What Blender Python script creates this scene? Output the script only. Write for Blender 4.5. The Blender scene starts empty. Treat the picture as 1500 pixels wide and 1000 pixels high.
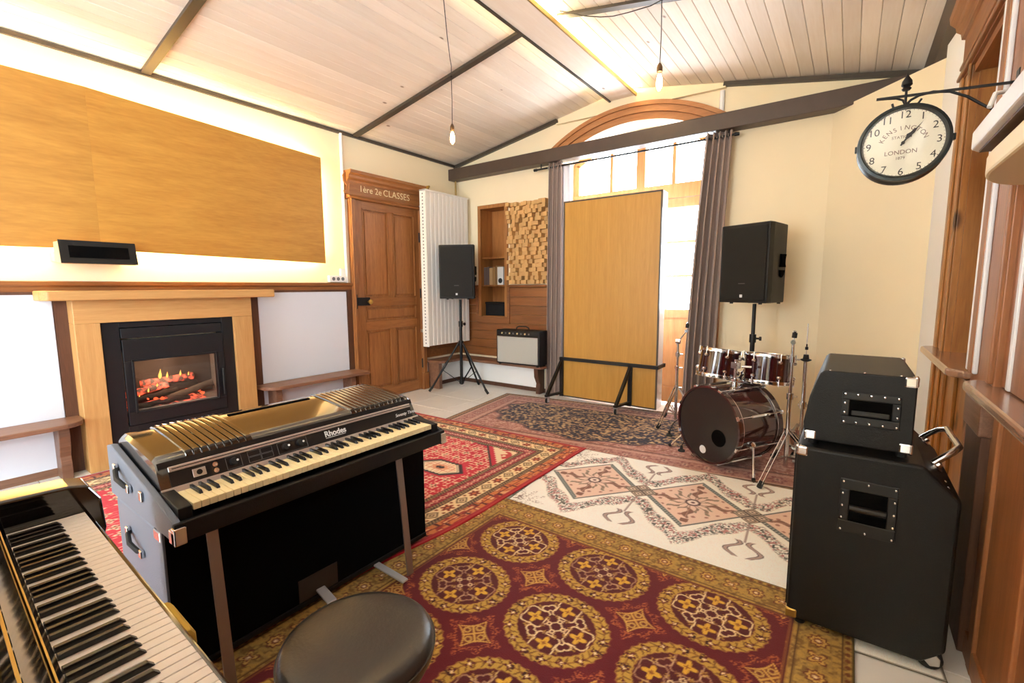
import bpy, math, random
import numpy as np
from mathutils import Vector, Matrix
random.seed(7)
rng = np.random.RandomState(3)
PI = math.pi
SC = bpy.context.scene
COL = SC.collection

# ------------------------------------------------------------------ camera, world, exposure
def S(r, g, b, k=1.0):
    f = lambda c: (c/255/12.92) if c/255 <= 0.04045 else ((c/255+0.055)/1.055)**2.4
    return (f(r)*k, f(g)*k, f(b)*k, 1.0)
CAM_H = 1.32
AZ, PT, RO = math.radians(35.97), math.radians(6.64), math.radians(-0.27)
fw = Vector((-math.sin(AZ)*math.cos(PT), math.cos(AZ)*math.cos(PT), -math.sin(PT)))
rt0 = Vector((math.cos(AZ), math.sin(AZ), 0)); up0 = rt0.cross(fw)
rt = rt0*math.cos(RO)+up0*math.sin(RO); up = up0*math.cos(RO)-rt0*math.sin(RO)
cam = bpy.data.cameras.new('camera'); cam.lens = 680/1500*36; cam.sensor_width = 36; cam.clip_start = 0.02
co = bpy.data.objects.new('camera', cam); COL.objects.link(co)
co.matrix_world = Matrix(((rt.x, up.x, -fw.x, 0), (rt.y, up.y, -fw.y, 0), (rt.z, up.z, -fw.z, CAM_H), (0, 0, 0, 1)))
SC.camera = co
w = bpy.data.worlds.new('daylight'); SC.world = w; w.use_nodes = True
bgn = w.node_tree.nodes['Background']; bgn.inputs[0].default_value = (0.84, 0.92, 1.0, 1); bgn.inputs[1].default_value = 17.0
SC.view_settings.view_transform = 'Standard'; SC.view_settings.look = 'None'
SC.view_settings.exposure = 0.68; SC.view_settings.gamma = 1.0; SC.view_settings.use_curve_mapping = False
def portal(loc, rot, sx, sy):
    l = bpy.data.lights.new('window_portal', 'AREA'); l.shape = 'RECTANGLE'; l.size = sx; l.size_y = sy; l.cycles.is_portal = True
    o = bpy.data.objects.new('window_portal', l); COL.objects.link(o); o.location = loc; o.rotation_euler = rot
portal((-1.98, 5.42, 1.55), (-PI/2, 0, 0), 1.75, 3.1)          # back window, looking -Y
ADDED_FRONT_WINDOWS = [(-3.3, -1.7)]
ADDED_SIDE_WINDOW = (-2.9, -0.9)
portal((0.98, -1.9, 1.7), (0, PI/2, 0), 2.1, 2.0)              # side window added behind the camera to light the left side, looking -X
for a, b in ADDED_FRONT_WINDOWS: portal(((a+b)/2, -3.45, 1.7), (PI/2, 0, 0), b-a, 2.1)   # window added behind the camera for more daylight, looking +Y

# ------------------------------------------------------------------ materials
MATS = {}
def nodes(name):
    m = bpy.data.materials.new(name); m.use_nodes = True; nt = m.node_tree
    return m, nt, nt.nodes['Principled BSDF']
def mat(name, c, rough=0.5, metal=0.0, spec=0.5, noise=0.0, nscale=8.0, bump=0.0, bscale=200.0, emit=None, estr=0.0, coat=0.0, sheen=0.0):
    m, nt, p = nodes(name); MATS[name] = m
    p.inputs['Base Color'].default_value = c; p.inputs['Roughness'].default_value = rough; p.inputs['Metallic'].default_value = metal
    p.inputs['Specular IOR Level'].default_value = spec
    if coat: p.inputs['Coat Weight'].default_value = coat; p.inputs['Coat Roughness'].default_value = 0.06
    if sheen: p.inputs['Sheen Weight'].default_value = sheen
    if emit: p.inputs['Emission Color'].default_value = emit; p.inputs['Emission Strength'].default_value = estr
    if noise or bump:
        tc = nt.nodes.new('ShaderNodeTexCoord')
    if noise:
        n = nt.nodes.new('ShaderNodeTexNoise'); n.inputs['Scale'].default_value = nscale; n.inputs['Detail'].default_value = 5
        nt.links.new(tc.outputs['Object'], n.inputs['Vector'])
        mx = nt.nodes.new('ShaderNodeMix'); mx.data_type = 'RGBA'
        mx.inputs[6].default_value = tuple(x*(1-noise) for x in c[:3])+(1,); mx.inputs[7].default_value = tuple(min(1, x*(1+noise)) for x in c[:3])+(1,)
        nt.links.new(n.outputs['Fac'], mx.inputs[0]); nt.links.new(mx.outputs[2], p.inputs['Base Color'])
    if bump:
        n = nt.nodes.new('ShaderNodeTexNoise'); n.inputs['Scale'].default_value = bscale; n.inputs['Detail'].default_value = 3
        nt.links.new(tc.outputs['Object'], n.inputs['Vector'])
        b = nt.nodes.new('ShaderNodeBump'); b.inputs['Strength'].default_value = bump; b.inputs['Distance'].default_value = 0.002
        nt.links.new(n.outputs['Fac'], b.inputs['Height']); nt.links.new(b.outputs[0], p.inputs['Normal'])
    return m
def wood(name, c1, c2, axis='Y', scale=1.0, rough=0.45, knots=None, stretch=14.0, coat=0.0, contrast=1.0, bump=0.15):
    """grain runs along `axis` of the object"""
    m, nt, p = nodes(name); MATS[name] = m; L = nt.links.new; N = nt.nodes.new
    p.inputs['Roughness'].default_value = rough
    if coat: p.inputs['Coat Weight'].default_value = coat; p.inputs['Coat Roughness'].default_value = 0.15
    tc = N('ShaderNodeTexCoord'); oi = N('ShaderNodeObjectInfo')
    mul = N('ShaderNodeMath'); mul.operation = 'MULTIPLY'; mul.inputs[1].default_value = 37.0; L(oi.outputs['Random'], mul.inputs[0])
    add = N('ShaderNodeVectorMath'); add.operation = 'ADD'; L(tc.outputs['Object'], add.inputs[0]); L(mul.outputs[0], add.inputs[1])
    mp = N('ShaderNodeMapping'); L(add.outputs[0], mp.inputs['Vector'])
    sc = [stretch*scale]*3; sc['XYZ'.index(axis)] = scale; mp.inputs['Scale'].default_value = sc
    n1 = N('ShaderNodeTexNoise'); n1.inputs['Scale'].default_value = 1.6; n1.inputs['Detail'].default_value = 6; n1.inputs['Roughness'].default_value = 0.62; n1.inputs['Distortion'].default_value = 0.6
    L(mp.outputs[0], n1.inputs['Vector'])
    n2 = N('ShaderNodeTexNoise'); n2.inputs['Scale'].default_value = 9.0; n2.inputs['Detail'].default_value = 3; L(mp.outputs[0], n2.inputs['Vector'])
    mixf = N('ShaderNodeMath'); mixf.operation = 'MULTIPLY_ADD'; mixf.inputs[1].default_value = 0.35; L(n2.outputs['Fac'], mixf.inputs[0]); 
    hm = N('ShaderNodeMath'); hm.operation = 'MULTIPLY'; hm.inputs[1].default_value = 0.65; L(n1.outputs['Fac'], hm.inputs[0]); L(hm.outputs[0], mixf.inputs[2])
    r = N('ShaderNodeValToRGB'); w0 = 0.5-0.22/contrast; w1 = 0.5+0.22/contrast
    r.color_ramp.elements[0].position = w0; r.color_ramp.elements[0].color = c2; r.color_ramp.elements[1].position = w1; r.color_ramp.elements[1].color = c1
    L(mixf.outputs[0], r.inputs[0]); out = r.outputs[0]
    # board to board variation
    hv = N('ShaderNodeHueSaturation'); va = N('ShaderNodeMapRange'); va.inputs[3].default_value = 0.9; va.inputs[4].default_value = 1.08
    L(oi.outputs['Random'], va.inputs[0]); L(va.outputs[0], hv.inputs['Value']); L(out, hv.inputs['Color']); out = hv.outputs[0]
    if knots:
        kc, ks, kr_ = knots
        v = N('ShaderNodeTexVoronoi'); v.inputs['Scale'].default_value = ks; v.inputs['Randomness'].default_value = 1.0
        mp2 = N('ShaderNodeMapping'); s2 = [1.0]*3; s2['XYZ'.index(axis)] = 0.55; mp2.inputs['Scale'].default_value = s2
        L(add.outputs[0], mp2.inputs['Vector']); L(mp2.outputs[0], v.inputs['Vector'])
        kr = N('ShaderNodeMapRange'); kr.inputs[1].default_value = kr_*0.45; kr.inputs[2].default_value = kr_; kr.inputs[3].default_value = 0.85; kr.inputs[4].default_value = 0.0
        L(v.outputs['Distance'], kr.inputs[0])
        mx = N('ShaderNodeMix'); mx.data_type = 'RGBA'; mx.inputs[7].default_value = kc; L(kr.outputs[0], mx.inputs[0]); L(out, mx.inputs[6]); out = mx.outputs[2]
    L(out, p.inputs['Base Color'])
    b = N('ShaderNodeBump'); b.inputs['Strength'].default_value = bump; b.inputs['Distance'].default_value = 0.002; L(n2.outputs['Fac'], b.inputs['Height']); L(b.outputs[0], p.inputs['Normal'])
    return m
def glass(name, tint=(1, 1, 1, 1), gloss=0.06):
    m = bpy.data.materials.new(name); m.use_nodes = True; nt = m.node_tree; nt.nodes.clear(); MATS[name] = m
    o = nt.nodes.new('ShaderNodeOutputMaterial'); t = nt.nodes.new('ShaderNodeBsdfTransparent'); t.inputs[0].default_value = tint
    g = nt.nodes.new('ShaderNodeBsdfGlossy'); g.inputs['Roughness'].default_value = 0.03
    mx = nt.nodes.new('ShaderNodeMixShader'); mx.inputs[0].default_value = gloss
    nt.links.new(t.outputs[0], mx.inputs[1]); nt.links.new(g.outputs[0], mx.inputs[2]); nt.links.new(mx.outputs[0], o.inputs[0])
    return m
def emis(name, c, s):
    m = bpy.data.materials.new(name); m.use_nodes = True; nt = m.node_tree; nt.nodes.clear(); MATS[name] = m
    o = nt.nodes.new('ShaderNodeOutputMaterial'); e = nt.nodes.new('ShaderNodeEmission'); e.inputs[0].default_value = c; e.inputs[1].default_value = s
    nt.links.new(e.outputs[0], o.inputs[0]); return m

mat('plaster', S(246, 230, 196), 0.85, noise=0.03, nscale=3, bump=0.2, bscale=60)
mat('plaster_white', S(252, 251, 248), 0.85, noise=0.02, nscale=3)
mat('paint_white', S(242, 242, 242), 0.45)
mat('whiteboard', S(220, 225, 235), 0.25)
mat('radiator_white', S(240, 238, 232), 0.4)
mat('tile', S(250, 246, 240), 0.28, noise=0.06, nscale=5)
mat('grout', S(150, 140, 125), 0.9)
wood('ceiling_wood', S(250, 240, 228), S(236, 220, 202), 'Y', 0.6, 0.55, knots=(S(128, 92, 66), 4.6, 0.075), contrast=0.8, bump=0.06)
mat('beam_brown', S(74, 60, 52), 0.45, noise=0.2, nscale=12)
mat('trim_dark', S(72, 64, 56), 0.4, metal=0.2)
mat('trim_gold', S(160, 130, 70), 0.4, metal=0.3)
wood('panel_gold', S(194, 142, 60), S(162, 110, 38), 'Y', 1.1, 0.5, stretch=7, contrast=1.0)
wood('panel_oak', S(198, 150, 68), S(170, 122, 46), 'Z', 1.2, 0.42, stretch=16, contrast=0.8)
wood('oak', S(214, 168, 108), S(184, 134, 76), 'Y', 1.0, 0.45, contrast=0.9)
wood('oak_v', S(214, 168, 108), S(184, 134, 76), 'Z', 1.0, 0.45, contrast=0.9)
wood('door_wood', S(180, 120, 68), S(126, 76, 38), 'Z', 1.5, 0.42, contrast=1.0)
wood('door_wood_h', S(180, 120, 68), S(126, 76, 38), 'Y', 1.5, 0.42, contrast=1.0)
wood('rail_wood', S(170, 112, 62), S(120, 72, 36), 'Y', 1.2, 0.4)
wood('dark_wood', S(104, 66, 44), S(66, 40, 26), 'Z', 1.2, 0.5)
wood('bench_wood', S(150, 110, 86), S(104, 70, 52), 'Y', 1.2, 0.42)
wood('bench_wood_x', S(150, 110, 86), S(104, 70, 52), 'X', 1.2, 0.42)
wood('wainscot', S(152, 98, 54), S(108, 64, 32), 'X', 1.2, 0.4)
wood('niche_wood', S(186, 126, 66), S(138, 86, 42), 'Z', 1.2, 0.5)
wood('block_wood', S(226, 184, 122), S(188, 140, 80), 'Y', 2.0, 0.6)
wood('arch_wood', S(196, 138, 86), S(158, 98, 52), 'X', 1.0, 0.5)
wood('window_wood', S(208, 150, 96), S(178, 116, 66), 'Z', 1.0, 0.5)
wood('pine', S(190, 132, 66), S(138, 86, 40), 'Z', 1.0, 0.4, knots=(S(62, 34, 18), 7.0, 0.26), contrast=1.0)
wood('pine_red', S(172, 112, 68), S(122, 74, 42), 'Z', 1.0, 0.4, contrast=1.0)
wood('pine_h', S(170, 110, 58), S(124, 72, 36), 'Y', 1.0, 0.4)
wood('ledge_wood', S(178, 138, 112), S(142, 100, 76), 'Y', 1.0, 0.22, coat=0.4)
mat('shelf_white', S(236, 234, 236), 0.3)
mat('fire_black', S(24, 26, 30), 0.42, spec=0.4, noise=0.15, nscale=20)
mat('soot', S(170, 164, 156), 0.9, noise=0.4, nscale=6)
mat('soot_dark', S(112, 106, 100), 0.9, noise=0.4, nscale=6)
mat('charred', S(44, 36, 32), 0.9, noise=0.5, nscale=20)
mat('bark', S(92, 78, 66), 0.9, noise=0.5, nscale=20)
mat('ash', S(176, 166, 156), 1.0, noise=0.3, nscale=20)
emis('ember', S(255, 96, 56), 1.3); emis('flame', S(255, 176, 84), 2.0)
m_, nt_, p_ = nodes('ember_bed'); MATS['ember_bed'] = m_
t_ = nt_.nodes.new('ShaderNodeTexCoord'); n_ = nt_.nodes.new('ShaderNodeTexNoise'); n_.inputs['Scale'].default_value = 26; n_.inputs['Detail'].default_value = 4; nt_.links.new(t_.outputs['Object'], n_.inputs['Vector'])
r_ = nt_.nodes.new('ShaderNodeValToRGB'); r_.color_ramp.elements[0].position = 0.46; r_.color_ramp.elements[0].color = (0, 0, 0, 1); r_.color_ramp.elements[1].position = 0.66; r_.color_ramp.elements[1].color = S(255, 90, 60); nt_.links.new(n_.outputs['Fac'], r_.inputs[0])
nt_.links.new(r_.outputs[0], p_.inputs['Emission Color']); p_.inputs['Emission Strength'].default_value = 1.6; p_.inputs['Base Color'].default_value = S(120, 104, 98); p_.inputs['Roughness'].default_value = 0.95
emis('led_warm', S(255, 228, 156), 110.0); emis('led_ridge', S(255, 230, 170), 90.0)
emis('filament', S(255, 216, 156), 60.0)
glass('pane', (0.97, 0.99, 1, 1), 0.04); glass('fire_glass', (0.9, 0.88, 0.86, 1), 0.03); glass('bulb_glass', (1, 0.97, 0.9, 1), 0.05)
glass('clock_glass', (1, 1, 1, 1), 0.03)
mat('curtain', S(150, 131, 122), 0.9, noise=0.06, nscale=60, sheen=0.2)
mat('curtain_lining', S(226, 224, 230), 0.9)
mat('black_iron', S(34, 34, 36), 0.45, metal=0.5)
mat('black_metal', S(14, 14, 15), 0.4, spec=0.4)
mat('black_plastic', S(14, 14, 15), 0.5, spec=0.35, bump=0.2, bscale=400)
mat('speaker_paint', S(16, 16, 16), 0.55, spec=0.35, bump=0.3, bscale=500)
mat('grille_black', S(14, 15, 15), 0.6, spec=0.3, bump=0.8, bscale=900)
mat('grille_silver', S(176, 178, 172), 0.8, noise=0.12, nscale=300, bump=0.5, bscale=500)
mat('rubber', S(22, 22, 22), 0.7)
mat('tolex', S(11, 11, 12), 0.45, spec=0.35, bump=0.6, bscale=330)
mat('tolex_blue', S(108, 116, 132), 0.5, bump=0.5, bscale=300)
mat('chrome', S(222, 222, 224), 0.14, metal=1.0)
mat('steel', S(190, 190, 190), 0.3, metal=1.0)
mat('leg_steel', S(150, 134, 126), 0.35, metal=0.6)
mat('rhodes_black', S(16, 16, 17), 0.14, spec=1.0, coat=1.0)
mat('rhodes_front', S(14, 14, 16), 0.35)
mat('aluminium', S(206, 204, 202), 0.3, metal=0.8)
mat('cab_cloth', S(5, 5, 5), 0.95, spec=0.1)
mat('key_cream', S(238, 216, 164), 0.3, noise=0.05, nscale=30)
mat('key_white', S(244, 234, 222), 0.2)
mat('key_black', S(18, 16, 16), 0.25)
mat('piano_black', S(12, 12, 13), 0.08, spec=0.6, coat=0.6)
mat('brass', S(190, 158, 84), 0.35, metal=0.9)
mat('yellow_felt', S(176, 140, 44), 0.8)
mat('print_white', S(232, 232, 232), 0.5)
mat('print_cream', S(236, 216, 170), 0.5)
mat('print_black', S(34, 30, 28), 0.6)
mat('print_brown', S(110, 80, 66), 0.6)
mat('leather', S(44, 40, 36), 0.30, bump=0.25, bscale=120)
mat('drum_red', S(58, 14, 16), 0.12, coat=0.8, noise=0.25, nscale=4)
mat('drum_head_black', S(34, 33, 33), 0.25)
mat('drum_head_white', S(232, 226, 212), 0.35)
mat('clock_face', S(226, 220, 198), 0.5)
mat('clock_rim', S(38, 44, 44), 0.35, metal=0.4)
mat('wire', S(44, 36, 32), 0.6)
mat('socket_bronze', S(108, 84, 60), 0.4, metal=0.7)
mat('book_grey', S(120, 106, 100), 0.7); mat('book_tan', S(212, 180, 128), 0.7); mat('book_kraft', S(176, 140, 92), 0.7); mat('book_black', S(32, 30, 30), 0.6); mat('book_white', S(228, 226, 222), 0.6); mat('paper', S(236, 228, 210), 0.8)
mat('dark_void', S(5, 5, 5), 0.9, spec=0.05)
mat('satin_silver', S(206, 206, 206), 0.35, metal=0.35)
mat('plastic_white', S(240, 238, 232), 0.4); mat('plastic_grey', S(110, 110, 112), 0.5)
mat('pedal_metal', S(66, 60, 54), 0.5, metal=0.4)
mat('box_wood', S(226, 200, 150), 0.5)
def rug_mat(name):
    m, nt, p = nodes(name); MATS[name] = m
    a = nt.nodes.new('ShaderNodeVertexColor'); a.layer_name = 'Col'
    tc = nt.nodes.new('ShaderNodeTexCoord'); n = nt.nodes.new('ShaderNodeTexNoise'); n.inputs['Scale'].default_value = 260; n.inputs['Detail'].default_value = 2
    nt.links.new(tc.outputs['Object'], n.inputs['Vector'])
    mr = nt.nodes.new('ShaderNodeMapRange'); mr.inputs[3].default_value = 0.72; mr.inputs[4].default_value = 1.28; nt.links.new(n.outputs['Fac'], mr.inputs[0])
    mx = nt.nodes.new('ShaderNodeMix'); mx.data_type = 'RGBA'; mx.blend_type = 'MULTIPLY'; mx.inputs[0].default_value = 1.0
    nt.links.new(a.outputs[0], mx.inputs[6]); nt.links.new(mr.outputs[0], mx.inputs[7]); nt.links.new(mx.outputs[2], p.inputs['Base Color'])
    p.inputs['Roughness'].default_value = 0.95; p.inputs['Specular IOR Level'].default_value = 0.15; p.inputs['Sheen Weight'].default_value = 0.15
    b = nt.nodes.new('ShaderNodeBump'); b.inputs['Strength'].default_value = 0.5; b.inputs['Distance'].default_value = 0.003
    nt.links.new(n.outputs['Fac'], b.inputs['Height']); nt.links.new(b.outputs[0], p.inputs['Normal'])
rug_mat('rug_pile')

# ------------------------------------------------------------------ mesh helpers
def tag(o, label=None, cat=None, group=None, kind=None):
    if label: o['label'] = label
    if cat: o['category'] = cat
    if group: o['group'] = group
    if kind: o['kind'] = kind
    return o
MW = {}
def thing(name, label, cat, loc=(0, 0, 0), rz=0.0, group=None, kind=None):
    o = bpy.data.objects.new(name, None); COL.objects.link(o); o.location = loc; o.rotation_euler = (0, 0, rz); o.empty_display_size = 0.1
    MW[o] = Matrix.Translation(loc) @ Matrix.Rotation(rz, 4, 'Z')
    return tag(o, label, cat, group, kind)
class MB:
    def __init__(s): s.v = []; s.f = []; s.sm = []
    def add(s, v, f, smooth=False):
        o = len(s.v); s.v += [tuple(p) for p in v]; s.f += [tuple(i+o for i in q) for q in f]; s.sm += [smooth]*len(f); return s
    def box(s, x0, x1, y0, y1, z0, z1):
        if x0 > x1: x0, x1 = x1, x0
        if y0 > y1: y0, y1 = y1, y0
        if z0 > z1: z0, z1 = z1, z0
        return s.add([(x0, y0, z0), (x1, y0, z0), (x1, y1, z0), (x0, y1, z0), (x0, y0, z1), (x1, y0, z1), (x1, y1, z1), (x0, y1, z1)],
                     [(0, 3, 2, 1), (4, 5, 6, 7), (0, 1, 5, 4), (1, 2, 6, 5), (2, 3, 7, 6), (3, 0, 4, 7)])
    def prism(s, pts, axis, a, b, smooth=False):
        """2D polygon extruded along axis from a to b. axis X: pts=(y,z); Y: pts=(x,z); Z: pts=(x,y)"""
        P = {'X': lambda p, t: (t, p[0], p[1]), 'Y': lambda p, t: (p[0], t, p[1]), 'Z': lambda p, t: (p[0], p[1], t)}[axis]
        n = len(pts); area = sum(pts[i][0]*pts[(i+1) % n][1]-pts[(i+1) % n][0]*pts[i][1] for i in range(n))
        if area < 0: pts = pts[::-1]
        if axis == 'Y': a, b = b, a
        if a > b and axis != 'Y': a, b = b, a
        if axis == 'Y' and a < b: a, b = b, a
        v = [P(p, a) for p in pts]+[P(p, b) for p in pts]
        s.add(v, [tuple(range(n-1, -1, -1)), tuple(range(n, 2*n))])
        o = len(s.v)-2*n
        for i in range(n):
            s.f.append((o+i, o+(i+1) % n, o+n+(i+1) % n, o+n+i)); s.sm.append(smooth)
        return s
    def cyl(s, p0, p1, r0, r1=None, n=16, caps=True, smooth=True):
        r1 = r0 if r1 is None else r1
        p0 = Vector(p0); p1 = Vector(p1); d = (p1-p0).normalized()
        u = d.orthogonal().normalized(); w_ = d.cross(u)
        v = []
        for p, r in ((p0, r0), (p1, r1)):
            for i in range(n):
                t = 2*PI*i/n; v.append(p+u*(r*math.cos(t))+w_*(r*math.sin(t)))
        o = len(s.v); s.v += [tuple(x) for x in v]
        for i in range(n):
            s.f.append((o+i, o+(i+1) % n, o+n+(i+1) % n, o+n+i)); s.sm.append(smooth)
        if caps:
            s.f.append(tuple(o+i for i in range(n-1, -1, -1))); s.f.append(tuple(o+n+i for i in range(n))); s.sm += [False, False]
        return s
    def lathe(s, c, axis, prof, n=32, smooth=True, close=False):
        """prof: list of (t along axis, radius)"""
        c = Vector(c); d = Vector(axis).normalized(); u = d.orthogonal().normalized(); w_ = d.cross(u)
        o = len(s.v); m = len(prof)
        for t, r in prof:
            for i in range(n):
                a = 2*PI*i/n; s.v.append(tuple(c+d*t+u*(r*math.cos(a))+w_*(r*math.sin(a))))
        for k in range(m-1 if not close else m):
            k2 = (k+1) % m
            for i in range(n):
                s.f.append((o+k*n+i, o+k*n+(i+1) % n, o+k2*n+(i+1) % n, o+k2*n+i)); s.sm.append(smooth)
        if not close:
            if prof[0][1] > 1e-6: s.f.append(tuple(o+i for i in range(n-1, -1, -1))); s.sm.append(False)
            if prof[-1][1] > 1e-6: s.f.append(tuple(o+(m-1)*n+i for i in range(n))); s.sm.append(False)
        return s
    def tube(s, path, r, n=8, close=False):
        P = [Vector(p) for p in path]; m = len(P); o = len(s.v); prev = None
        for k in range(m):
            if close: d = P[(k+1) % m]-P[k-1]
            else: d = P[min(k+1, m-1)]-P[max(k-1, 0)]
            d.normalize()
            if prev is None: u = d.orthogonal().normalized()
            else: u = (prev-d*prev.dot(d)).normalized()
            prev = u; w_ = d.cross(u); rr = r[k] if isinstance(r, (list, tuple)) else r
            for i in range(n):
                a = 2*PI*i/n; s.v.append(tuple(P[k]+u*(rr*math.cos(a))+w_*(rr*math.sin(a))))
        for k in range(m if close else m-1):
            k2 = (k+1) % m
            for i in range(n):
                s.f.append((o+k*n+i, o+k*n+(i+1) % n, o+k2*n+(i+1) % n, o+k2*n+i)); s.sm.append(True)
        if not close:
            s.f.append(tuple(o+i for i in range(n-1, -1, -1))); s.f.append(tuple(o+(m-1)*n+i for i in range(n))); s.sm += [False, False]
        return s
    def bar(s, p0, p1, w_, h, upv=(0, 0, 1)):
        """rectangular bar from p0 to p1"""
        p0 = Vector(p0); p1 = Vector(p1); d = (p1-p0).normalized(); u = Vector(upv); sd = d.cross(u).normalized(); u2 = sd.cross(d)
        v = [p+sd*(a*w_/2)+u2*(b*h/2) for p in (p0, p1) for a, b in ((-1, -1), (1, -1), (1, 1), (-1, 1))]
        return s.add(v, [(3, 2, 1, 0), (4, 5, 6, 7), (0, 1, 5, 4), (1, 2, 6, 5), (2, 3, 7, 6), (3, 0, 4, 7)])
    def build(s, name, m, parent=None, local=False, bevel=0.0, label=None, seg=2):
        v = s.v
        if parent is not None and not local:
            inv = MW[parent].inverted(); v = [inv @ Vector(p) for p in v]
        me = bpy.data.meshes.new(name); me.from_pydata([tuple(p) for p in v], [], s.f)
        me.polygons.foreach_set('use_smooth', s.sm); me.update()
        if any(s.sm): me.set_sharp_from_angle(angle=math.radians(40))
        me.materials.append(MATS[m])
        o = bpy.data.objects.new(name, me); COL.objects.link(o)
        if parent is not None:
            o.parent = parent; MW[o] = MW[parent].copy()
        else: MW[o] = Matrix.Identity(4)
        if bevel:
            b = o.modifiers.new('bevel', 'BEVEL'); b.width = bevel; b.segments = seg; b.limit_method = 'ANGLE'; b.angle_limit = math.radians(40); b.harden_normals = False
        if label: o['label'] = label
        return o
def B(x0, x1, y0, y1, z0, z1): return MB().box(x0, x1, y0, y1, z0, z1)
def inst(src, name, parent, loc, scale=None, rot=None):
    o = bpy.data.objects.new(name, src.data); COL.objects.link(o); o.parent = parent; o.location = loc
    if scale: o.scale = scale
    if rot: o.rotation_euler = rot
    for md in src.modifiers:
        b = o.modifiers.new('bevel', 'BEVEL'); b.width = md.width; b.segments = md.segments; b.limit_method = 'ANGLE'; b.angle_limit = md.angle_limit
    MW[o] = MW[parent] @ Matrix.Translation(loc)
    return o
def text(body, m, parent, origin, right, upv, size, name='lettering', align='LEFT', extrude=0.0006, shear=0.0, spacing=1.0, bold=0.0):
    """origin/right/upv in world space"""
    c = bpy.data.curves.new(name, 'FONT'); c.body = body; c.size = size; c.align_x = align; c.align_y = 'BOTTOM_BASELINE'; c.extrude = extrude; c.shear = shear; c.space_character = spacing; c.offset = bold
    c.resolution_u = 3; c.materials.append(MATS[m])
    tmp = bpy.data.objects.new(name, c); me = bpy.data.meshes.new_from_object(tmp); bpy.data.objects.remove(tmp); bpy.data.curves.remove(c)
    o = bpy.data.objects.new(name, me); COL.objects.link(o)
    r = Vector(right).normalized(); u = Vector(upv).normalized(); n = r.cross(u)
    M = Matrix(((r.x, u.x, n.x, origin[0]), (r.y, u.y, n.y, origin[1]), (r.z, u.z, n.z, origin[2]), (0, 0, 0, 1)))
    o.parent = parent; o.matrix_local = MW[parent].inverted() @ M
    return o
def arc(c, r, a0, a1, n, plane='XZ', k=0.0):
    out = []
    for i in range(n+1):
        t = a0+(a1-a0)*i/n; x, y = c[0]+r*math.cos(t), c[1]+r*math.sin(t)
        out.append({'XZ': (x, k, y), 'XY': (x, y, k), 'YZ': (k, x, y)}[plane])
    return out
STR = dict(kind='structure')
# ------------------------------------------------------------------ room shell
LX, RX, BY, FY = -4.5, 0.46, 4.9, -3.4
RL, RR_, RZ = -2.2, -1.93, 3.37           # ridge strip
def zceil(x):
    if x < RL: return 2.97+(x-LX)*(RZ-2.97)/(RL-LX)
    if x > RR_: return RZ-(x-RR_)*(RZ-2.93)/(0.44-RR_)
    return RZ
fl = thing('floor', 'pale beige stone tile floor of the whole room', 'floor', **STR)
B(LX-0.3, RX+0.6, FY-0.3, BY+0.7, -0.12, -0.006).build('subfloor', 'grout', fl)
TS = 0.496
t0 = B(-TS/2+0.0025, TS/2-0.0025, -TS/2+0.0025, TS/2-0.0025, -0.012, 0.0).build('tile', 'tile', fl, local=True, bevel=0.002, seg=1)
t0.location = (LX+TS/2, FY+TS/2, 0)
for i in range(11):
    for j in range(18):
        if i == j == 0: continue
        inst(t0, 'tile', fl, (LX+TS/2+i*TS, FY+TS/2+j*TS, 0))
tag(MB().box(LX-0.4, LX, FY-0.3, 1.0, -0.1, 3.05).box(LX-0.4, LX, 1.82, BY+0.6, -0.1, 3.05).box(LX-0.4, LX, 1.0, 1.82, -0.1, 0.33).box(LX-0.4, LX, 1.0, 1.82, 0.87, 3.05).box(LX-0.4, LX-0.27, 1.0, 1.82, 0.33, 0.87).build('wall_left', 'plaster'), 'cream plaster wall holding the fireplace and the panelled door', 'wall', **STR)
# back wall with arched opening
WC, WH, WR, WZ = -1.98, 0.85, 1.54, 1.51
xs = [LX-0.3, WC-WH]; m = MB(); 
def wseg(m, xa, xb, zb, y0, y1, n=6):
    X = np.linspace(xa, xb, n+1)
    for a, b in zip(X[:-1], X[1:]):
        za, zb_ = zb(a), zb(b)
        v = [(a, y0, za), (b, y0, zb_), (b, y1, zb_), (a, y1, za), (a, y0, zceil(a)+0.03), (b, y0, zceil(b)+0.03), (b, y1, zceil(b)+0.03), (a, y1, zceil(a)+0.03)]
        m.add(v, [(0, 3, 2, 1), (4, 5, 6, 7), (0, 1, 5, 4), (1, 2, 6, 5), (2, 3, 7, 6), (3, 0, 4, 7)])
# niche opening in back wall
NX0, NX1, NZ0, NZ1 = -4.06, -3.64, 0.93, 2.36
zf = lambda x: -0.1
wseg(m, LX, NX0, zf, BY, BY+0.5, 1); wseg(m, NX1, WC-WH, zf, BY, BY+0.5, 1)
m.box(NX0, NX1, BY, BY+0.5, -0.1, NZ0); wseg(m, NX0, NX1, lambda x: NZ1, BY, BY+0.5, 1); m.box(NX0, NX1, BY+0.24, BY+0.5, NZ0, NZ1)
wseg(m, WC-WH, WC+WH, lambda x: WZ+math.sqrt(max(0, WR**2-(x-WC)**2)), BY, BY+0.5, 28)
wseg(m, WC+WH, RX+0.2, zf, BY, BY+0.5, 6)
tag(m.build('wall_back', 'plaster'), 'cream plaster end wall with the arched window and a low gable', 'wall', **STR)
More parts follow.
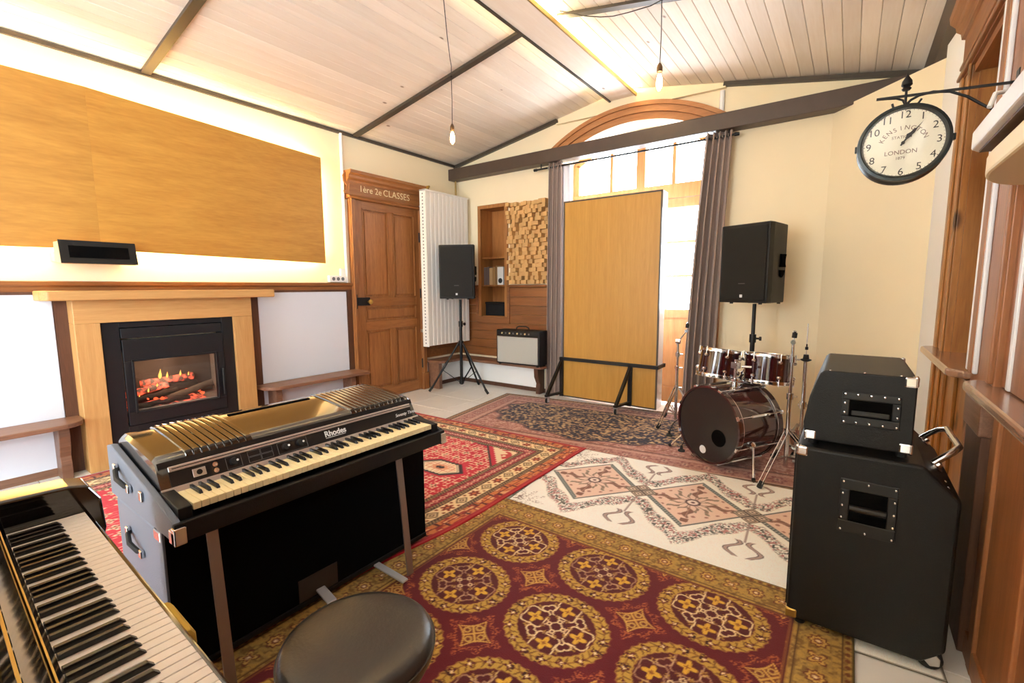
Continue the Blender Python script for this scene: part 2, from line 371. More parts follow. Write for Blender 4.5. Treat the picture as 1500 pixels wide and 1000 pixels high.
# wall behind the camera, with a tall window added to light the room
m = MB(); xs = [LX-0.3]+[v for ab in ADDED_FRONT_WINDOWS for v in ab]+[RX+0.3]
for k in range(len(xs)-1):
    if k % 2 == 0: wseg(m, xs[k], xs[k+1], zf, FY-0.3, FY, 2)
    else: m.box(xs[k], xs[k+1], FY-0.3, FY, -0.1, 0.65); wseg(m, xs[k], xs[k+1], lambda x: 2.75, FY-0.3, FY, 2)
tag(m.build('wall_front', 'plaster'), 'cream plaster wall behind the piano with a tall window added to bring in daylight', 'wall', **STR)
m = MB().box(RX+0.26, RX+0.5, ADDED_SIDE_WINDOW[1], 4.4, -0.1, 3.05).box(RX+0.26, RX+0.5, FY, ADDED_SIDE_WINDOW[0], -0.1, 3.05).box(RX+0.26, RX+0.5, *ADDED_SIDE_WINDOW, -0.1, 0.65).box(RX+0.26, RX+0.5, *ADDED_SIDE_WINDOW, 2.75, 3.05).prism([(0.405, 4.22), (0.45, 3.70), (RX+0.3, 3.70), (RX+0.3, 4.4)], 'Z', -0.1, 2.95)
tag(m.build('wall_right', 'plaster_white'), 'white plaster strip of wall beside the wooden wall cabinet', 'wall', **STR)
m = MB().prism([(-0.23, BY+0.02), (0.408, 4.218), (RX+0.25, 4.218), (RX+0.25, BY+0.05)], 'Z', -0.05, 2.775)
tag(m.build('wall_corner', 'plaster'), 'cream diagonal wall cutting the corner behind the drum kit', 'wall', **STR)
# ceiling planks
ce = thing('ceiling', 'whitewashed tongue-and-groove plank ceiling with two slopes', 'ceiling', **STR)
def slope_planks(xa, xb, n):
    L = math.hypot(xb-xa, zceil(xb)-zceil(xa)); pw = L/n; ang = math.atan2(zceil(xb)-zceil(xa), xb-xa)
    p = None
    for k in range(n):
        t = (k+0.5)/n; loc = (xa+(xb-xa)*t, (FY+BY)/2, zceil(xa)+(zceil(xb)-zceil(xa))*t+0.011*math.cos(ang))
        if p is None:
            h = pw/2-0.0012
            p = B(-h, h, FY, BY+0.02, 0, 0.02).build('plank', 'ceiling_wood', ce, local=True, bevel=0.003, seg=1)
            for v in p.data.vertices: v.co.y -= (FY+BY)/2
            p.location = loc; p.rotation_euler = (0, -ang, 0)
        else: inst(p, 'plank', ce, loc, rot=(0, -ang, 0))
slope_planks(LX, RL+0.02, 24); slope_planks(RR_-0.06, RX+0.3, 27)
MB().prism([(LX-0.3, 3.0), (RL, RZ+0.045), (RR_, RZ+0.045), (RX+0.6, 2.88), (RX+0.6, 3.6), (LX-0.3, 3.6)], 'Y', FY-0.3, BY+0.4).build('roof_deck', 'dark_void', ce)
# ridge board with LED tucked behind its right edge
rb = thing('trim_1', 'whitewashed ridge board with a warm LED line along one edge', 'trim', **STR)
MB().box(RL-0.01, RR_, FY, BY-0.01, 3.295, 3.315).build('ridge_board', 'ceiling_wood', rb, bevel=0.002, seg=1)
B(RL-0.03, RL-0.008, FY, BY-0.02, 3.285, 3.33).build('edge_strip', 'trim_dark', rb)
B(RR_-0.004, RR_+0.008, FY, BY-0.02, 3.285, 3.319).build('edge_strip', 'trim_gold', rb)
B(RR_-0.035, RR_-0.015, FY+0.05, BY-0.06, 3.318, 3.330).build('led_strip', 'led_ridge', rb)
# rafters and eave trims
def rafter(name, label, xa, xb, y, m, wd=0.06):
    o = MB().bar((xa, y, zceil(xa)-0.006), (xb, y, zceil(xb)-0.006), wd, 0.025).build(name, m); tag(o, label, 'trim', **STR)
rafter('trim_2', 'dark flat rafter crossing the left ceiling slope above the door', LX, RL, 3.28, 'trim_dark')
rafter('trim_3', 'dark flat rafter crossing the left ceiling slope above the fireplace', LX, RL, 1.41, 'trim_dark')
rafter('trim_4', 'grey rafter on the right ceiling slope where the bulb cable hooks', RR_+0.0, -0.9, 3.28, 'trim_dark')
tag(B(LX, LX+0.025, FY, BY, 2.945, 2.975).build('trim_5', 'trim_dark'), 'thin dark strip where the left wall meets the ceiling', 'trim', **STR)
tag(MB().prism([(0.34, zceil(0.34)-0.005), (0.44, 2.93-0.01), (0.44, 2.84), (0.37, 2.86)], 'Y', FY, BY-0.03).build('trim_6', 'beam_brown'), 'broad dark strip where the right wall meets the ceiling', 'trim', **STR)
def rake(name, label, xa, xb):
    o = MB().bar((xa, BY-0.02, zceil(xa)-0.018), (xb, BY-0.02, zceil(xb)-0.018), 0.05, 0.036).build(name, 'trim_dark'); tag(o, label, 'trim', **STR)
rake('trim_7', 'dark sloping strip under the left end of the gable', LX, -2.88)
rake('trim_8', 'dark sloping strip under the right end of the gable', -1.08, 0.36)
tag(MB().prism([(-2.88, 3.205), (-1.06, 3.175), (RR_, RZ-0.01), (RL, RZ-0.01)], 'Y', BY-0.03, BY).build('trim_9', 'plaster'), 'cream triangular board filling the gable peak', 'trim', **STR)
tag(MB().bar((-2.88, BY-0.02, 3.195), (-1.06, BY-0.02, 3.165), 0.05, 0.014).build('trim_10', 'plaster'), 'thin cream ledge under the gable peak', 'trim', **STR)
tag(MB().box(LX, RX, 4.75, 4.895, 2.755, 2.90).build('tie_beam', 'beam_brown', bevel=0.006), 'dark brown tie beam running across the arched window', 'beam', **STR)
# ------------------------------------------------------------------ arched window
win = thing('window_1', 'tall arched wooden window with glazed double doors, blown out by daylight', 'window', (WC, 5.25, 0), **STR)
def arch_band(r0, r1, y0, y1, hx0, hx1, name, m, parent, n=40, bevel=0.0):
    mb = MB(); a0 = math.acos(min(1, hx0/r1)); pts = []
    th0 = math.acos(hx1/r1)
    outer = [(WC+r1*math.cos(t), WZ+r1*math.sin(t)) for t in np.linspace(th0, PI-th0, n)]
    th1 = math.acos(hx0/r0)
    inner = [(WC+r0*math.cos(t), WZ+r0*math.sin(t)) for t in np.linspace(th1, PI-th1, n)]
    for k in range(n-1):
        mb.add([(outer[k][0], y0, outer[k][1]), (outer[k+1][0], y0, outer[k+1][1]), (inner[k+1][0], y0, inner[k+1][1]), (inner[k][0], y0, inner[k][1]),
                (outer[k][0], y1, outer[k][1]), (outer[k+1][0], y1, outer[k+1][1]), (inner[k+1][0], y1, inner[k+1][1]), (inner[k][0], y1, inner[k][1])],
               [(0, 1, 2, 3)[::-1], (4, 5, 6, 7), (0, 4, 5, 1), (3, 2, 6, 7), (0, 3, 7, 4), (1, 5, 6, 2)])
    return mb.build(name, m, parent)
ac = thing('trim_11', 'moulded wooden arch casing over the window', 'trim', **STR)
arch_band(1.53, 1.60, BY-0.03, BY+0.02, WH-0.01, WH+0.04, 'casing', 'arch_wood', ac)
arch_band(1.60, 1.66, BY-0.055, BY+0.02, WH+0.04, WH+0.075, 'casing', 'arch_wood', ac)
arch_band(1.66, 1.70, BY-0.075, BY+0.02, WH+0.075, WH+0.10, 'casing', 'arch_wood', ac)
for s in (-1, 1):
    x = WC+s*WH
    MB().box(x, x+s*0.10, BY-0.05, BY+0.01, 0, 2.80).box(x, x+s*0.05, BY-0.06, BY, 0, 2.80).build('jamb_casing', 'arch_wood', ac)
arch_band(1.46, 1.535, 5.2, 5.28, WH-0.08, WH, 'frame', 'window_wood', win)
fz = lambda x, r=1.46: WZ+math.sqrt(max(0.0, r*r-(x-WC)**2))
m = MB()
for s in (-1, 1): m.box(WC+s*(WH-0.075), WC+s*WH, 5.2, 5.28, 0, fz(WC+s*(WH-0.04))+0.05)
m.build('frame', 'window_wood', win)
B(WC-WH, WC+WH, 5.19, 5.29, 2.27, 2.42).build('transom', 'window_wood', win)
B(WC-0.05, WC+0.05, 5.19, 5.29, 2.42, fz(WC)+0.02).build('mullion', 'window_wood', win)
for s in (-1, 1): B(WC+s*0.36-0.018, WC+s*0.36+0.018, 5.21, 5.27, 2.42, fz(WC+0.36)+0.02).build('mullion', 'window_wood', win)
for k, (a, b) in enumerate(((-0.775, -0.378), (-0.342, -0.05), (0.05, 0.342), (0.378, 0.775))):
    xs = np.linspace(WC+a, WC+b, 9); pts = [(x, fz(x, 1.465)) for x in xs]
    MB().prism([(WC+a, 2.42), (WC+b, 2.42)]+pts[::-1], 'Y', 5.235, 5.24).build('pane', 'pane', win)
for s in (-1, 1):
    lf = thing('leaf', None, None); del MW[lf]; lf.parent = win; MW[lf] = MW[win].copy(); lf['label'] = 'glazed French door leaf'
    a, b = sorted((WC+s*0.012, WC+s*(WH-0.075)))
    m = MB().box(a, a+0.085, 5.21, 5.26, 0.02, 2.265).box(b-0.085, b, 5.21, 5.26, 0.02, 2.265).box(a, b, 5.21, 5.26, 2.17, 2.265).box(a, b, 5.21, 5.26, 0.98, 1.07).box(a, b, 5.21, 5.26, 0.02, 0.2)
    m.build('stile_frame', 'window_wood', lf)
    B(a+0.085, b-0.085, 5.225, 5.245, 0.2, 0.98).build('door_panel', 'window_wood', lf)
    for k in range(3):
        z0 = 1.07+k*0.367; B(a+0.085, b-0.085, 5.233, 5.238, z0, z0+0.36).build('pane', 'pane', lf)
    for k in (1, 2): B(a+0.085, b-0.085, 5.222, 5.248, 1.07+k*0.367-0.012, 1.07+k*0.367+0.012).build('glazing_bar', 'window_wood', lf)
tag(B(WC-WH, WC+WH, BY, BY+0.55, -0.02, 0.004).build('trim_12', 'tile'), 'pale stone threshold inside the window recess', 'trim', **STR)
for k, (a, b) in enumerate(ADDED_FRONT_WINDOWS):
    fwd = thing('window_%d' % (k+2), 'tall white window added out of view behind the piano to bring in daylight', 'window', ((a+b)/2, FY-0.15, 0.65), **STR)
    m = MB()
    for x in (a+0.04, (a+b)/2, b-0.04): m.box(x-0.04, x+0.04, FY-0.2, FY-0.12, 0.65, 2.75)
    for z in (0.69, 1.7, 2.71): m.box(a, b, FY-0.2, FY-0.12, z-0.04, z+0.04)
    m.build('frame', 'paint_white', fwd)
    for x0, x1 in ((a+0.08, (a+b)/2-0.04), ((a+b)/2+0.04, b-0.08)):
        for z0, z1 in ((0.73, 1.66), (1.74, 2.67)): B(x0, x1, FY-0.165, FY-0.16, z0, z1).build('pane', 'pane', fwd)
a, b = ADDED_SIDE_WINDOW; fwd = thing('window_3', 'tall white window added out of view past the wall cabinet to bring in daylight', 'window', (RX+0.4, (a+b)/2, 0.65), **STR)
m = MB()
for y in (a+0.04, (a+b)/2, b-0.04): m.box(RX+0.36, RX+0.44, y-0.04, y+0.04, 0.65, 2.75)
for z in (0.69, 1.7, 2.71): m.box(RX+0.36, RX+0.44, a, b, z-0.04, z+0.04)
m.build('frame', 'paint_white', fwd)
for y0, y1 in ((a+0.08, (a+b)/2-0.04), ((a+b)/2+0.04, b-0.08)):
    for z0, z1 in ((0.73, 1.66), (1.74, 2.67)): B(RX+0.40, RX+0.405, y0, y1, z0, z1).build('pane', 'pane', fwd)

# ------------------------------------------------------------------ left wall: rail, whiteboards, fireplace
X0 = LX
rl = tag(MB().prism([(X0, 1.30), (X0+0.022, 1.305), (X0+0.026, 1.335), (X0+0.05, 1.35), (X0+0.055, 1.375), (X0, 1.38)], 'Y', FY, 3.15).build('trim_13', 'rail_wood'), 'moulded wooden chair rail running above the whiteboards', 'trim', **STR)
ws = thing('wainscot', 'brown wooden frame of the wainscot around the whiteboards', 'wainscot', (X0, 0, 0), **STR)
for y0, y1 in ((0.745, 0.86), (2.03, 2.13), (3.09, 3.16), (-1.3, -1.2)): B(X0, X0+0.02, y0, y1, 0, 1.305).build('stile', 'dark_wood', ws)
B(X0, X0+0.018, FY, 3.16, 1.285, 1.305).build('top_strip', 'dark_wood', ws)
B(X0, X0+0.012, FY, 0.8, 0.0, 0.06).build('skirting', 'bench_wood', ws); B(X0, X0+0.012, 2.05, 3.16, 0.0, 0.06).build('skirting', 'bench_wood', ws)
tag(B(X0+0.0015, X0+0.014, -1.195, 0.742, 0.405, 1.288).build('whiteboard', 'whiteboard', bevel=0.003), 'large whiteboard above the bench with a moulded bracket', 'whiteboard')
tag(B(X0+0.0015, X0+0.014, 2.135, 3.085, 0.415, 1.283).build('whiteboard', 'whiteboard', bevel=0.003), 'whiteboard between the fireplace and the panelled door', 'whiteboard')
B(X0, X0+0.012, -1.2, 0.742, 0.06, 0.37).build('lower_panel', 'whiteboard', ws); B(X0, X0+0.012, 2.135, 3.085, 0.06, 0.37).build('lower_panel', 'whiteboard', ws)
def bench(name, label, ya, yb, rounded, xw=0.28, brackets=(), zt=0.415):
    t = thing(name, label, 'bench', (X0, (ya+yb)/2, 0))
    r = 0.14; pts = [(X0+0.015, ya)]
    a, b = rounded
    pts += [(X0+xw-r+r*math.sin(q), ya+r-r*math.cos(q)) for q in np.linspace(0, PI/2, 7)] if a else [(X0+xw, ya)]
    pts += [(X0+xw-r+r*math.cos(q), yb-r+r*math.sin(q)) for q in np.linspace(0, PI/2, 7)] if b else [(X0+xw, yb)]
    pts += [(X0+0.015, yb)]
    MB().prism(pts, 'Z', zt-0.032, zt).build('seat', 'bench_wood', t, bevel=0.006)
    for y in brackets:
        MB().prism([(X0+0.015, 0), (X0+0.15, 0), (X0+0.15, 0.10), (X0+0.135, 0.16), (X0+0.165, 0.24), (X0+0.175, 0.31), (X0+0.165, zt-0.032), (X0+0.015, zt-0.032)], 'Y', y-0.03, y+0.03).build('bracket', 'bench_wood', t, bevel=0.004)
    return t
bench('wall_bench', 'narrow wooden wall bench under the large whiteboard, moulded bracket at its end', -1.25, 0.81, (0, 1), brackets=(0.70, -0.9))
bench('wall_bench', 'narrow wooden wall bench with rounded end between fireplace and door', 2.05, 3.16, (1, 0), brackets=(2.2, 3.02))
# fireplace
fp = thing('fireplace', 'light oak fireplace surround with a black insert and burning logs', 'fireplace', (X0, 1.42, 0))
FX = -4.34
MB().prism([(X0+0.058, 0.645), (FX+0.12-0.04, 0.645), (FX+0.12, 0.68), (FX+0.12, 2.16), (X0+0.058, 2.16)], 'Z', 1.245, 1.312).build('mantel_shelf', 'oak', fp, bevel=0.008)
B(X0, FX, 0.815, 2.005, 1.08, 1.245).build('header', 'oak', fp, bevel=0.004)
B(X0, FX, 0.815, 0.955, 0, 1.08).build('jamb', 'oak_v', fp, bevel=0.004); B(X0, FX, 1.85, 2.005, 0, 1.08).build('jamb', 'oak_v', fp, bevel=0.004)
IX = FX-0.03
ins = thing('fire_insert', None, None); ins.parent = fp; MW[ins] = MW[fp].copy(); ins['label'] = 'black steel fireplace insert'
MB().box(X0, IX, 0.955, 1.065, 0, 1.08).box(X0, IX, 1.76, 1.85, 0, 1.08).box(X0, IX, 1.065, 1.76, 1.035, 1.08).box(X0, IX, 1.065, 1.76, 0, 0.285).build('face_plate', 'fire_black', ins, bevel=0.002, seg=1)
B(X0, IX+0.004, 1.07, 1.755, 0.955, 1.03).build('air_flap', 'fire_black', ins, bevel=0.003)
dr = MB().box(IX-0.02, IX+0.014, 1.07, 1.755, 0.78, 0.945).box(IX-0.02, IX+0.014, 1.07, 1.755, 0.29, 0.39).box(IX-0.02, IX+0.014, 1.07, 1.13, 0.39, 0.78).box(IX-0.02, IX+0.014, 1.69, 1.755, 0.39, 0.78).build('door_frame', 'fire_black', ins, bevel=0.003)
MB().box(IX, IX+0.022, 1.115, 1.705, 0.775, 0.79).box(IX, IX+0.022, 1.115, 1.705, 0.375, 0.39).box(IX, IX+0.022, 1.115, 1.13, 0.375, 0.79).box(IX, IX+0.022, 1.69, 1.705, 0.375, 0.79).build('glazing_frame', 'fire_black', ins, bevel=0.003)
MB().cyl((IX+0.03, 1.735, 0.42), (IX+0.03, 1.735, 0.64), 0.008, n=10).build('door_handle', 'fire_black', ins)
B(IX-0.004, IX, 1.12, 1.70, 0.38, 0.785).build('glass', 'fire_glass', ins)
CX = X0-0.24
MB().box(CX-0.02, CX, 1.02, 1.80, 0.33, 0.86).build('back_plate', 'soot_dark', ins)
B(CX, IX-0.03, 1.00, 1.03, 0.33, 0.86).build('side_plate', 'soot', ins); B(CX, IX-0.03, 1.79, 1.82, 0.33, 0.86).build('side_plate', 'soot', ins); B(CX, IX-0.03, 1.0, 1.82, 0.85, 0.87).build('baffle', 'soot_dark', ins)
B(CX, IX-0.03, 1.0, 1.82, 0.35, 0.395).build('hearth', 'ash', ins)
def log(parent, p0, p1, r, m, nm='log'):
    P = [Vector(p0).lerp(Vector(p1), t) for t in np.linspace(0, 1, 8)]
    MB().tube([p+Vector((rng.uniform(-.006, .006), 0, rng.uniform(-.006, .006))) for p in P], [r*rng.uniform(0.85, 1.12) for _ in P], 9).build(nm, m, parent)
v = []; f = []
for a in range(25):
    for b in range(9):
        y = 1.06+a*0.024; x = -4.66+b*0.03; q = math.sin(PI*min(1, a/24))*math.sin(PI*b/8); v.append((x, y, 0.393+0.06*q**0.6*rng.uniform(0.6, 1.1)))
for a in range(24):
    for b in range(8): k = a*9+b; f.append((k, k+1, k+10, k+9))
MB().add(v, f, True).build('ember_bed', 'ember_bed', ins)
log(ins, (-4.45, 1.14, 0.455), (-4.50, 1.44, 0.485), 0.030, 'charred'); log(ins, (-4.63, 1.08, 0.47), (-4.62, 1.62, 0.49), 0.045, 'charred')
log(ins, (-4.47, 1.36, 0.430), (-4.425, 1.68, 0.520), 0.030, 'bark'); log(ins, (-4.58, 1.22, 0.56), (-4.64, 1.60, 0.565), 0.032, 'ember_bed')
log(ins, (-4.42, 1.12, 0.412), (-4.44, 1.50, 0.425), 0.022, 'charred'); log(ins, (-4.54, 1.10, 0.50), (-4.57, 1.40, 0.53), 0.028, 'ember_bed')
for k in range(40):
    y = rng.uniform(1.10, 1.60); x = rng.uniform(-4.58, -4.41); r = rng.uniform(0.006, 0.014); z = 0.425+rng.uniform(0, 0.04)
    MB().lathe((x, y, z), (0.2, rng.uniform(-1, 1), 0.3), [(-r*1.8, 0), (-r, r*.8), (0, r), (r, r*.7), (r*1.8, 0)], 7).build('ember', 'ember', ins)
for (x, y, z, h) in ((-4.57, 1.345, 0.585, .085), (-4.57, 1.395, 0.585, .055), (-4.60, 1.50, .585, .05), (-4.60, 1.56, .58, .035), (-4.50, 1.13, .47, .05), (-4.47, 1.17, .46, .04), (-4.50, 1.24, .50, .04), (-4.53, 1.31, .53, .035)):
    prof_ = [(0, 0.002), (h*.15, h*.13), (h*.35, h*.14), (h*.6, h*.08), (h*.85, h*.03), (h, 0)]
    MB().lathe((x, y, z), (0, 0.12, 1), prof_, 9).build('flame', 'flame', ins)
fl_ = bpy.data.lights.new('fire_glow', 'POINT'); fl_.energy = 2.2; fl_.color = (1.0, 0.62, 0.40); fl_.shadow_soft_size = 0.08
fo_ = bpy.data.objects.new('fire_glow', fl_); COL.objects.link(fo_); fo_.location = (-4.46, 1.36, 0.66)
tag(MB().box(-4.50, -4.482, 2.06, 2.10, 0.66, 0.74).build('light_switch', 'plastic_white', bevel=0.003), 'small white switch plate on the dark post beside the fireplace', 'switch')
# LED backlit wood panels on the left wall
def wall_panel(label, pts, mname='panel_gold'):
    """pts: four corners of the front (y,z,x) going round"""
    t = thing('acoustic_panel', label, 'panel', (LX, pts[0][0], pts[0][1]))
    fr = [(p[2], p[0], p[1]) for p in pts]; bk = [(p[2]-0.02, p[0], p[1]) for p in pts]
    MB().add(fr+bk, [(0, 1, 2, 3), (7, 6, 5, 4), (0, 4, 5, 1), (1, 5, 6, 2), (2, 6, 7, 3), (3, 7, 4, 0)]).build('board', mname, t)
    return t
pa = wall_panel('long golden plywood wall panel lit from behind, ending near the door', [(1.015, 1.605, -4.385), (2.80, 1.575, -4.40), (2.80, 2.625, -4.40), (1.015, 2.715, -4.385)])
pb = wall_panel('golden plywood wall panel behind the small black grille box', [(-1.2, 1.575, -4.44), (1.0148, 1.605, -4.385), (1.0148, 2.715, -4.385), (-1.2, 2.74, -4.44)])
for (t, y0, y1) in ((pa, 1.05, 2.72), (pb, -1.15, 0.98)):
    xo = -4.42 if t is pa else -4.45; zt = 2.62 if t is pa else 2.66
    MB().bar((xo, y0, zt+0.05 if t is pa else zt), (xo, y1, zt-0.03 if t is pa else zt), 0.008, 0.014).build('led_strip', 'led_warm', t); B(xo, xo+0.008, y0, y1, 1.635, 1.649).build('led_strip', 'led_warm', t)
    MB().box(LX+0.0015, -4.46 if t is pb else -4.41, y0+0.3, y0+0.35, 1.8, 2.4).box(LX+0.0015, -4.41, y1-0.35, y1-0.3, 1.8, 2.4).build('batten', 'oak_v', t)
B(-4.435, -4.425, 2.745, 2.759, 1.66, 2.55).build('led_strip', 'led_warm', pa)
# grille box above the mantel
gb = thing('grille_box', 'small pale box with slanted black grille above the mantel', 'box', (LX, 0.96, 1.5))
MB().prism([(LX, 1.515), (-4.20, 1.49), (-4.17, 1.495), (-4.205, 1.635), (-4.355, 1.640), (-4.36, 1.575), (LX, 1.57)], 'Y', 0.76, 1.155).build('case', 'box_wood', gb, bevel=0.004)
MB().add([(-4.17, 0.755, 1.492), (-4.17, 1.16, 1.492), (-4.205, 1.16, 1.642), (-4.205, 0.755, 1.642), (-4.158, 0.755, 1.494), (-4.158, 1.16, 1.494), (-4.193, 1.16, 1.645), (-4.193, 0.755, 1.645)],
         [(0, 3, 2, 1), (4, 5, 6, 7), (0, 1, 5, 4), (1, 2, 6, 5), (2, 3, 7, 6), (3, 0, 4, 7)]).build('grille_frame', 'black_plastic', gb)
MB().add([(-4.1655, 0.80, 1.53), (-4.1655, 1.115, 1.53), (-4.184, 1.115, 1.608), (-4.184, 0.80, 1.608), (-4.161, 0.80, 1.531), (-4.161, 1.115, 1.531), (-4.1795, 1.115, 1.609), (-4.1795, 0.80, 1.609)],
         [(0, 3, 2, 1), (4, 5, 6, 7), (0, 1, 5, 4), (1, 2, 6, 5), (2, 3, 7, 6), (3, 0, 4, 7)]).build('grille', 'dark_void', gb)
# pipes and sockets
def pipe(label, x, y, z0, z1, r, m='paint_white'):
    tag(MB().cyl((x, y, z0), (x, y, z1), r, n=12).build('wall_pipe', m), label, 'pipe')
pipe('white vertical pipe on the wall left of the panelled door', LX+0.02, 3.095, 1.38, 2.95, 0.016)
pipe('thin brass-coloured pipe in the room corner beside the radiator', LX+0.05, 4.84, 2.3, 2.88, 0.012, 'trim_gold')
pipe('short white post between gable ledge and tie beam', -1.09, BY-0.02, 2.90, 3.14, 0.022)
so = thing('socket_strip', 'white multi-socket strip on the chair rail beside the door', 'socket', (LX, 2.97, 1.4))
B(LX, LX+0.05, 2.87, 3.07, 1.385, 1.455).build('case', 'plastic_white', so, bevel=0.005)
B(LX, LX+0.03, 3.02, 3.075, 1.455, 1.53).build('switch_box', 'plastic_white', so, bevel=0.004)
for k in range(3): MB().cyl((LX+0.05, 2.915+k*0.055, 1.42), (LX+0.052, 2.915+k*0.055, 1.42), 0.019, n=14).build('socket_hole', 'plastic_grey', so)

# ------------------------------------------------------------------ panelled door
dr = thing('door_1', 'old brown panelled wooden door under a carved header reading CLASSES', 'door', (LX, 3.7, 0), **STR)
DX = LX
for (y0, y1) in ((3.15, 3.225), (4.155, 4.235)):
    MB().box(DX, DX+0.05, y0, y1, 0, 2.29).box(DX, DX+0.065, y0+0.01, y0+0.03, 0, 2.29).build('frame_post', 'door_wood', dr, bevel=0.004)
    B(DX, DX+0.07, y0-0.005, y1+0.005, 0, 0.22).build('plinth', 'door_wood', dr, bevel=0.004)
hd = B(DX, DX+0.055, 3.15, 4.235, 2.29, 2.49).build('header', 'door_wood_h', dr, bevel=0.003)
MB().prism([(DX, 2.28), (DX+0.08, 2.29), (DX+0.085, 2.305), (DX+0.06, 2.33), (DX, 2.33)], 'Y', 3.13, 4.25).build('moulding', 'door_wood_h', hd)
MB().prism([(DX, 2.46), (DX+0.065, 2.46), (DX+0.07, 2.48), (DX+0.095, 2.50), (DX+0.10, 2.525), (DX+0.13, 2.545), (DX+0.135, 2.575), (DX, 2.575)], 'Y', 3.12, 4.26).build('cornice', 'door_wood_h', hd)
for s, y in ((-1, 3.15), (1, 4.235)):
    pts = [(y, 2.33), (y+s*0.05, 2.33), (y+s*0.06, 2.36), (y+s*0.03, 2.38), (y+s*0.025, 2.42), (y+s*0.06, 2.46), (y+s*0.065, 2.52), (y+s*0.04, 2.555), (y, 2.555)]
    MB().prism(pts, 'X', DX, DX+0.05).build('scroll', 'door_wood', hd, bevel=0.004)
text('1ère 2e', 'print_cream', dr, (DX+0.058, 3.275, 2.375), (0, 1, 0), (0, 0, 1), 0.098)
text('CLASSES', 'print_cream', dr, (DX+0.058, 3.60, 2.375), (0, 1, 0), (0, 0, 1), 0.104, spacing=1.04)
lf = thing('leaf', None, None); lf.parent = dr; MW[lf] = MW[dr].copy(); lf['label'] = 'door leaf with five raised panels'
LXF = DX+0.03
cols = ((3.225, 3.315), (3.675, 3.745), (4.085, 4.155))
for y0, y1 in (cols[0], cols[2]): B(DX-0.0, LXF, y0, y1, 0.01, 2.285).build('stile', 'door_wood', lf, bevel=0.003)
for z0, z1 in ((0.01, 0.13), (0.84, 0.935), (1.11, 1.21), (2.205, 2.285)): B(DX, LXF-0.0005, 3.315, 4.085, z0, z1).build('rail', 'door_wood_h', lf, bevel=0.003)
B(DX, LXF-0.001, 3.675, 3.745, 0.13, 0.84).build('muntin', 'door_wood', lf, bevel=0.003); B(DX, LXF-0.001, 3.675, 3.745, 1.21, 2.205).build('muntin', 'door_wood', lf, bevel=0.003)
for y0, y1, z0, z1 in ((3.315, 3.675, 1.21, 2.205), (3.745, 4.085, 1.21, 2.205), (3.315, 4.085, 0.935, 1.11), (3.315, 3.675, 0.13, 0.84), (3.745, 4.085, 0.13, 0.84)):
    m = MB().box(DX, DX+0.012, y0, y1, z0, z1); i = 0.035
    pn = m.build('panel', 'door_wood', lf)
    B(DX+0.01, DX+0.024, y0+i, y1-i, z0+i, z1-i).build('raised_field', 'door_wood', pn, bevel=0.006)
    g = 0.012
    MB().box(DX+0.01, LXF+0.006, y0, y0+g, z0, z1).box(DX+0.01, LXF+0.006, y1-g, y1, z0, z1).box(DX+0.01, LXF+0.006, y0, y1, z0, z0+g).box(DX+0.01, LXF+0.006, y0, y1, z1-g, z1).build('bead', 'door_wood', pn)
lk = B(LXF, LXF+0.035, 3.20, 3.36, 1.125, 1.215).build('lock_case', 'black_iron', lf, bevel=0.004)
MB().lathe((LXF+0.035, 3.335, 1.165), (1, 0, 0), [(0, 0.012), (0.02, 0.012), (0.03, 0.026), (0.045, 0.027), (0.055, 0.015), (0.057, 0)], 16).build('knob', 'brass', lk)
B(LXF, LXF+0.03, 3.165, 3.195, 1.09, 1.25).build('keeper', 'black_iron', dr, bevel=0.003)
for z in (0.35, 1.25, 1.95): MB().cyl((LXF+0.01, 4.158, z-0.06), (LXF+0.01, 4.158, z+0.06), 0.010, n=10).build('hinge', 'black_iron', dr)
# ------------------------------------------------------------------ radiator
ra = thing('radiator', 'tall white vertical panel radiator beside the panelled door', 'radiator', (LX+0.2, 4.44, 0.59))
n = 11; yw = 0.77/n
f0 = None
for k in range(n):
    y = 4.055+k*yw
    MB().prism([(-4.315, y), (-4.225, y), (-4.219, y+0.012), (-4.219, y+yw-0.012), (-4.225, y+yw-0.002), (-4.315, y+yw-0.002)], 'Z', 0.595, 2.485).build('fin', 'radiator_white', ra, bevel=0.003)
B(-4.318, -4.215, 4.045, 4.056, 0.585, 2.50).build('side_grille', 'radiator_white', ra, bevel=0.002)
h0 = None
for k in range(46):
    z = 0.63+k*0.0405
    if h0 is None: h0 = MB().cyl((0, 0, 0), (0, -0.001, 0), 0.010, n=10).build('vent_hole', 'plastic_grey', ra, local=True); h0.location = Vector((-4.266, 4.0449, z))-Vector((LX+0.2, 4.44, 0.59))
    else: inst(h0, 'vent_hole', ra, tuple(Vector((-4.266, 4.0449, z))-Vector((LX+0.2, 4.44, 0.59))))
B(-4.32, -4.213, 4.045, 4.83, 2.485, 2.505).build('top_grille', 'radiator_white', ra, bevel=0.003)
for z in (0.75, 2.3): MB().box(LX, -4.31, 4.15, 4.20, z, z+0.04).box(LX, -4.31, 4.68, 4.73, z, z+0.04).build('wall_bracket', 'steel', ra)
MB().cyl((-4.28, 4.14, 2.50), (-4.28, 4.14, 2.545), 0.012, n=10).cyl((-4.28, 4.14, 2.545), (-4.24, 4.14, 2.545), 0.014, n=10).build('bleed_valve', 'brass', ra)
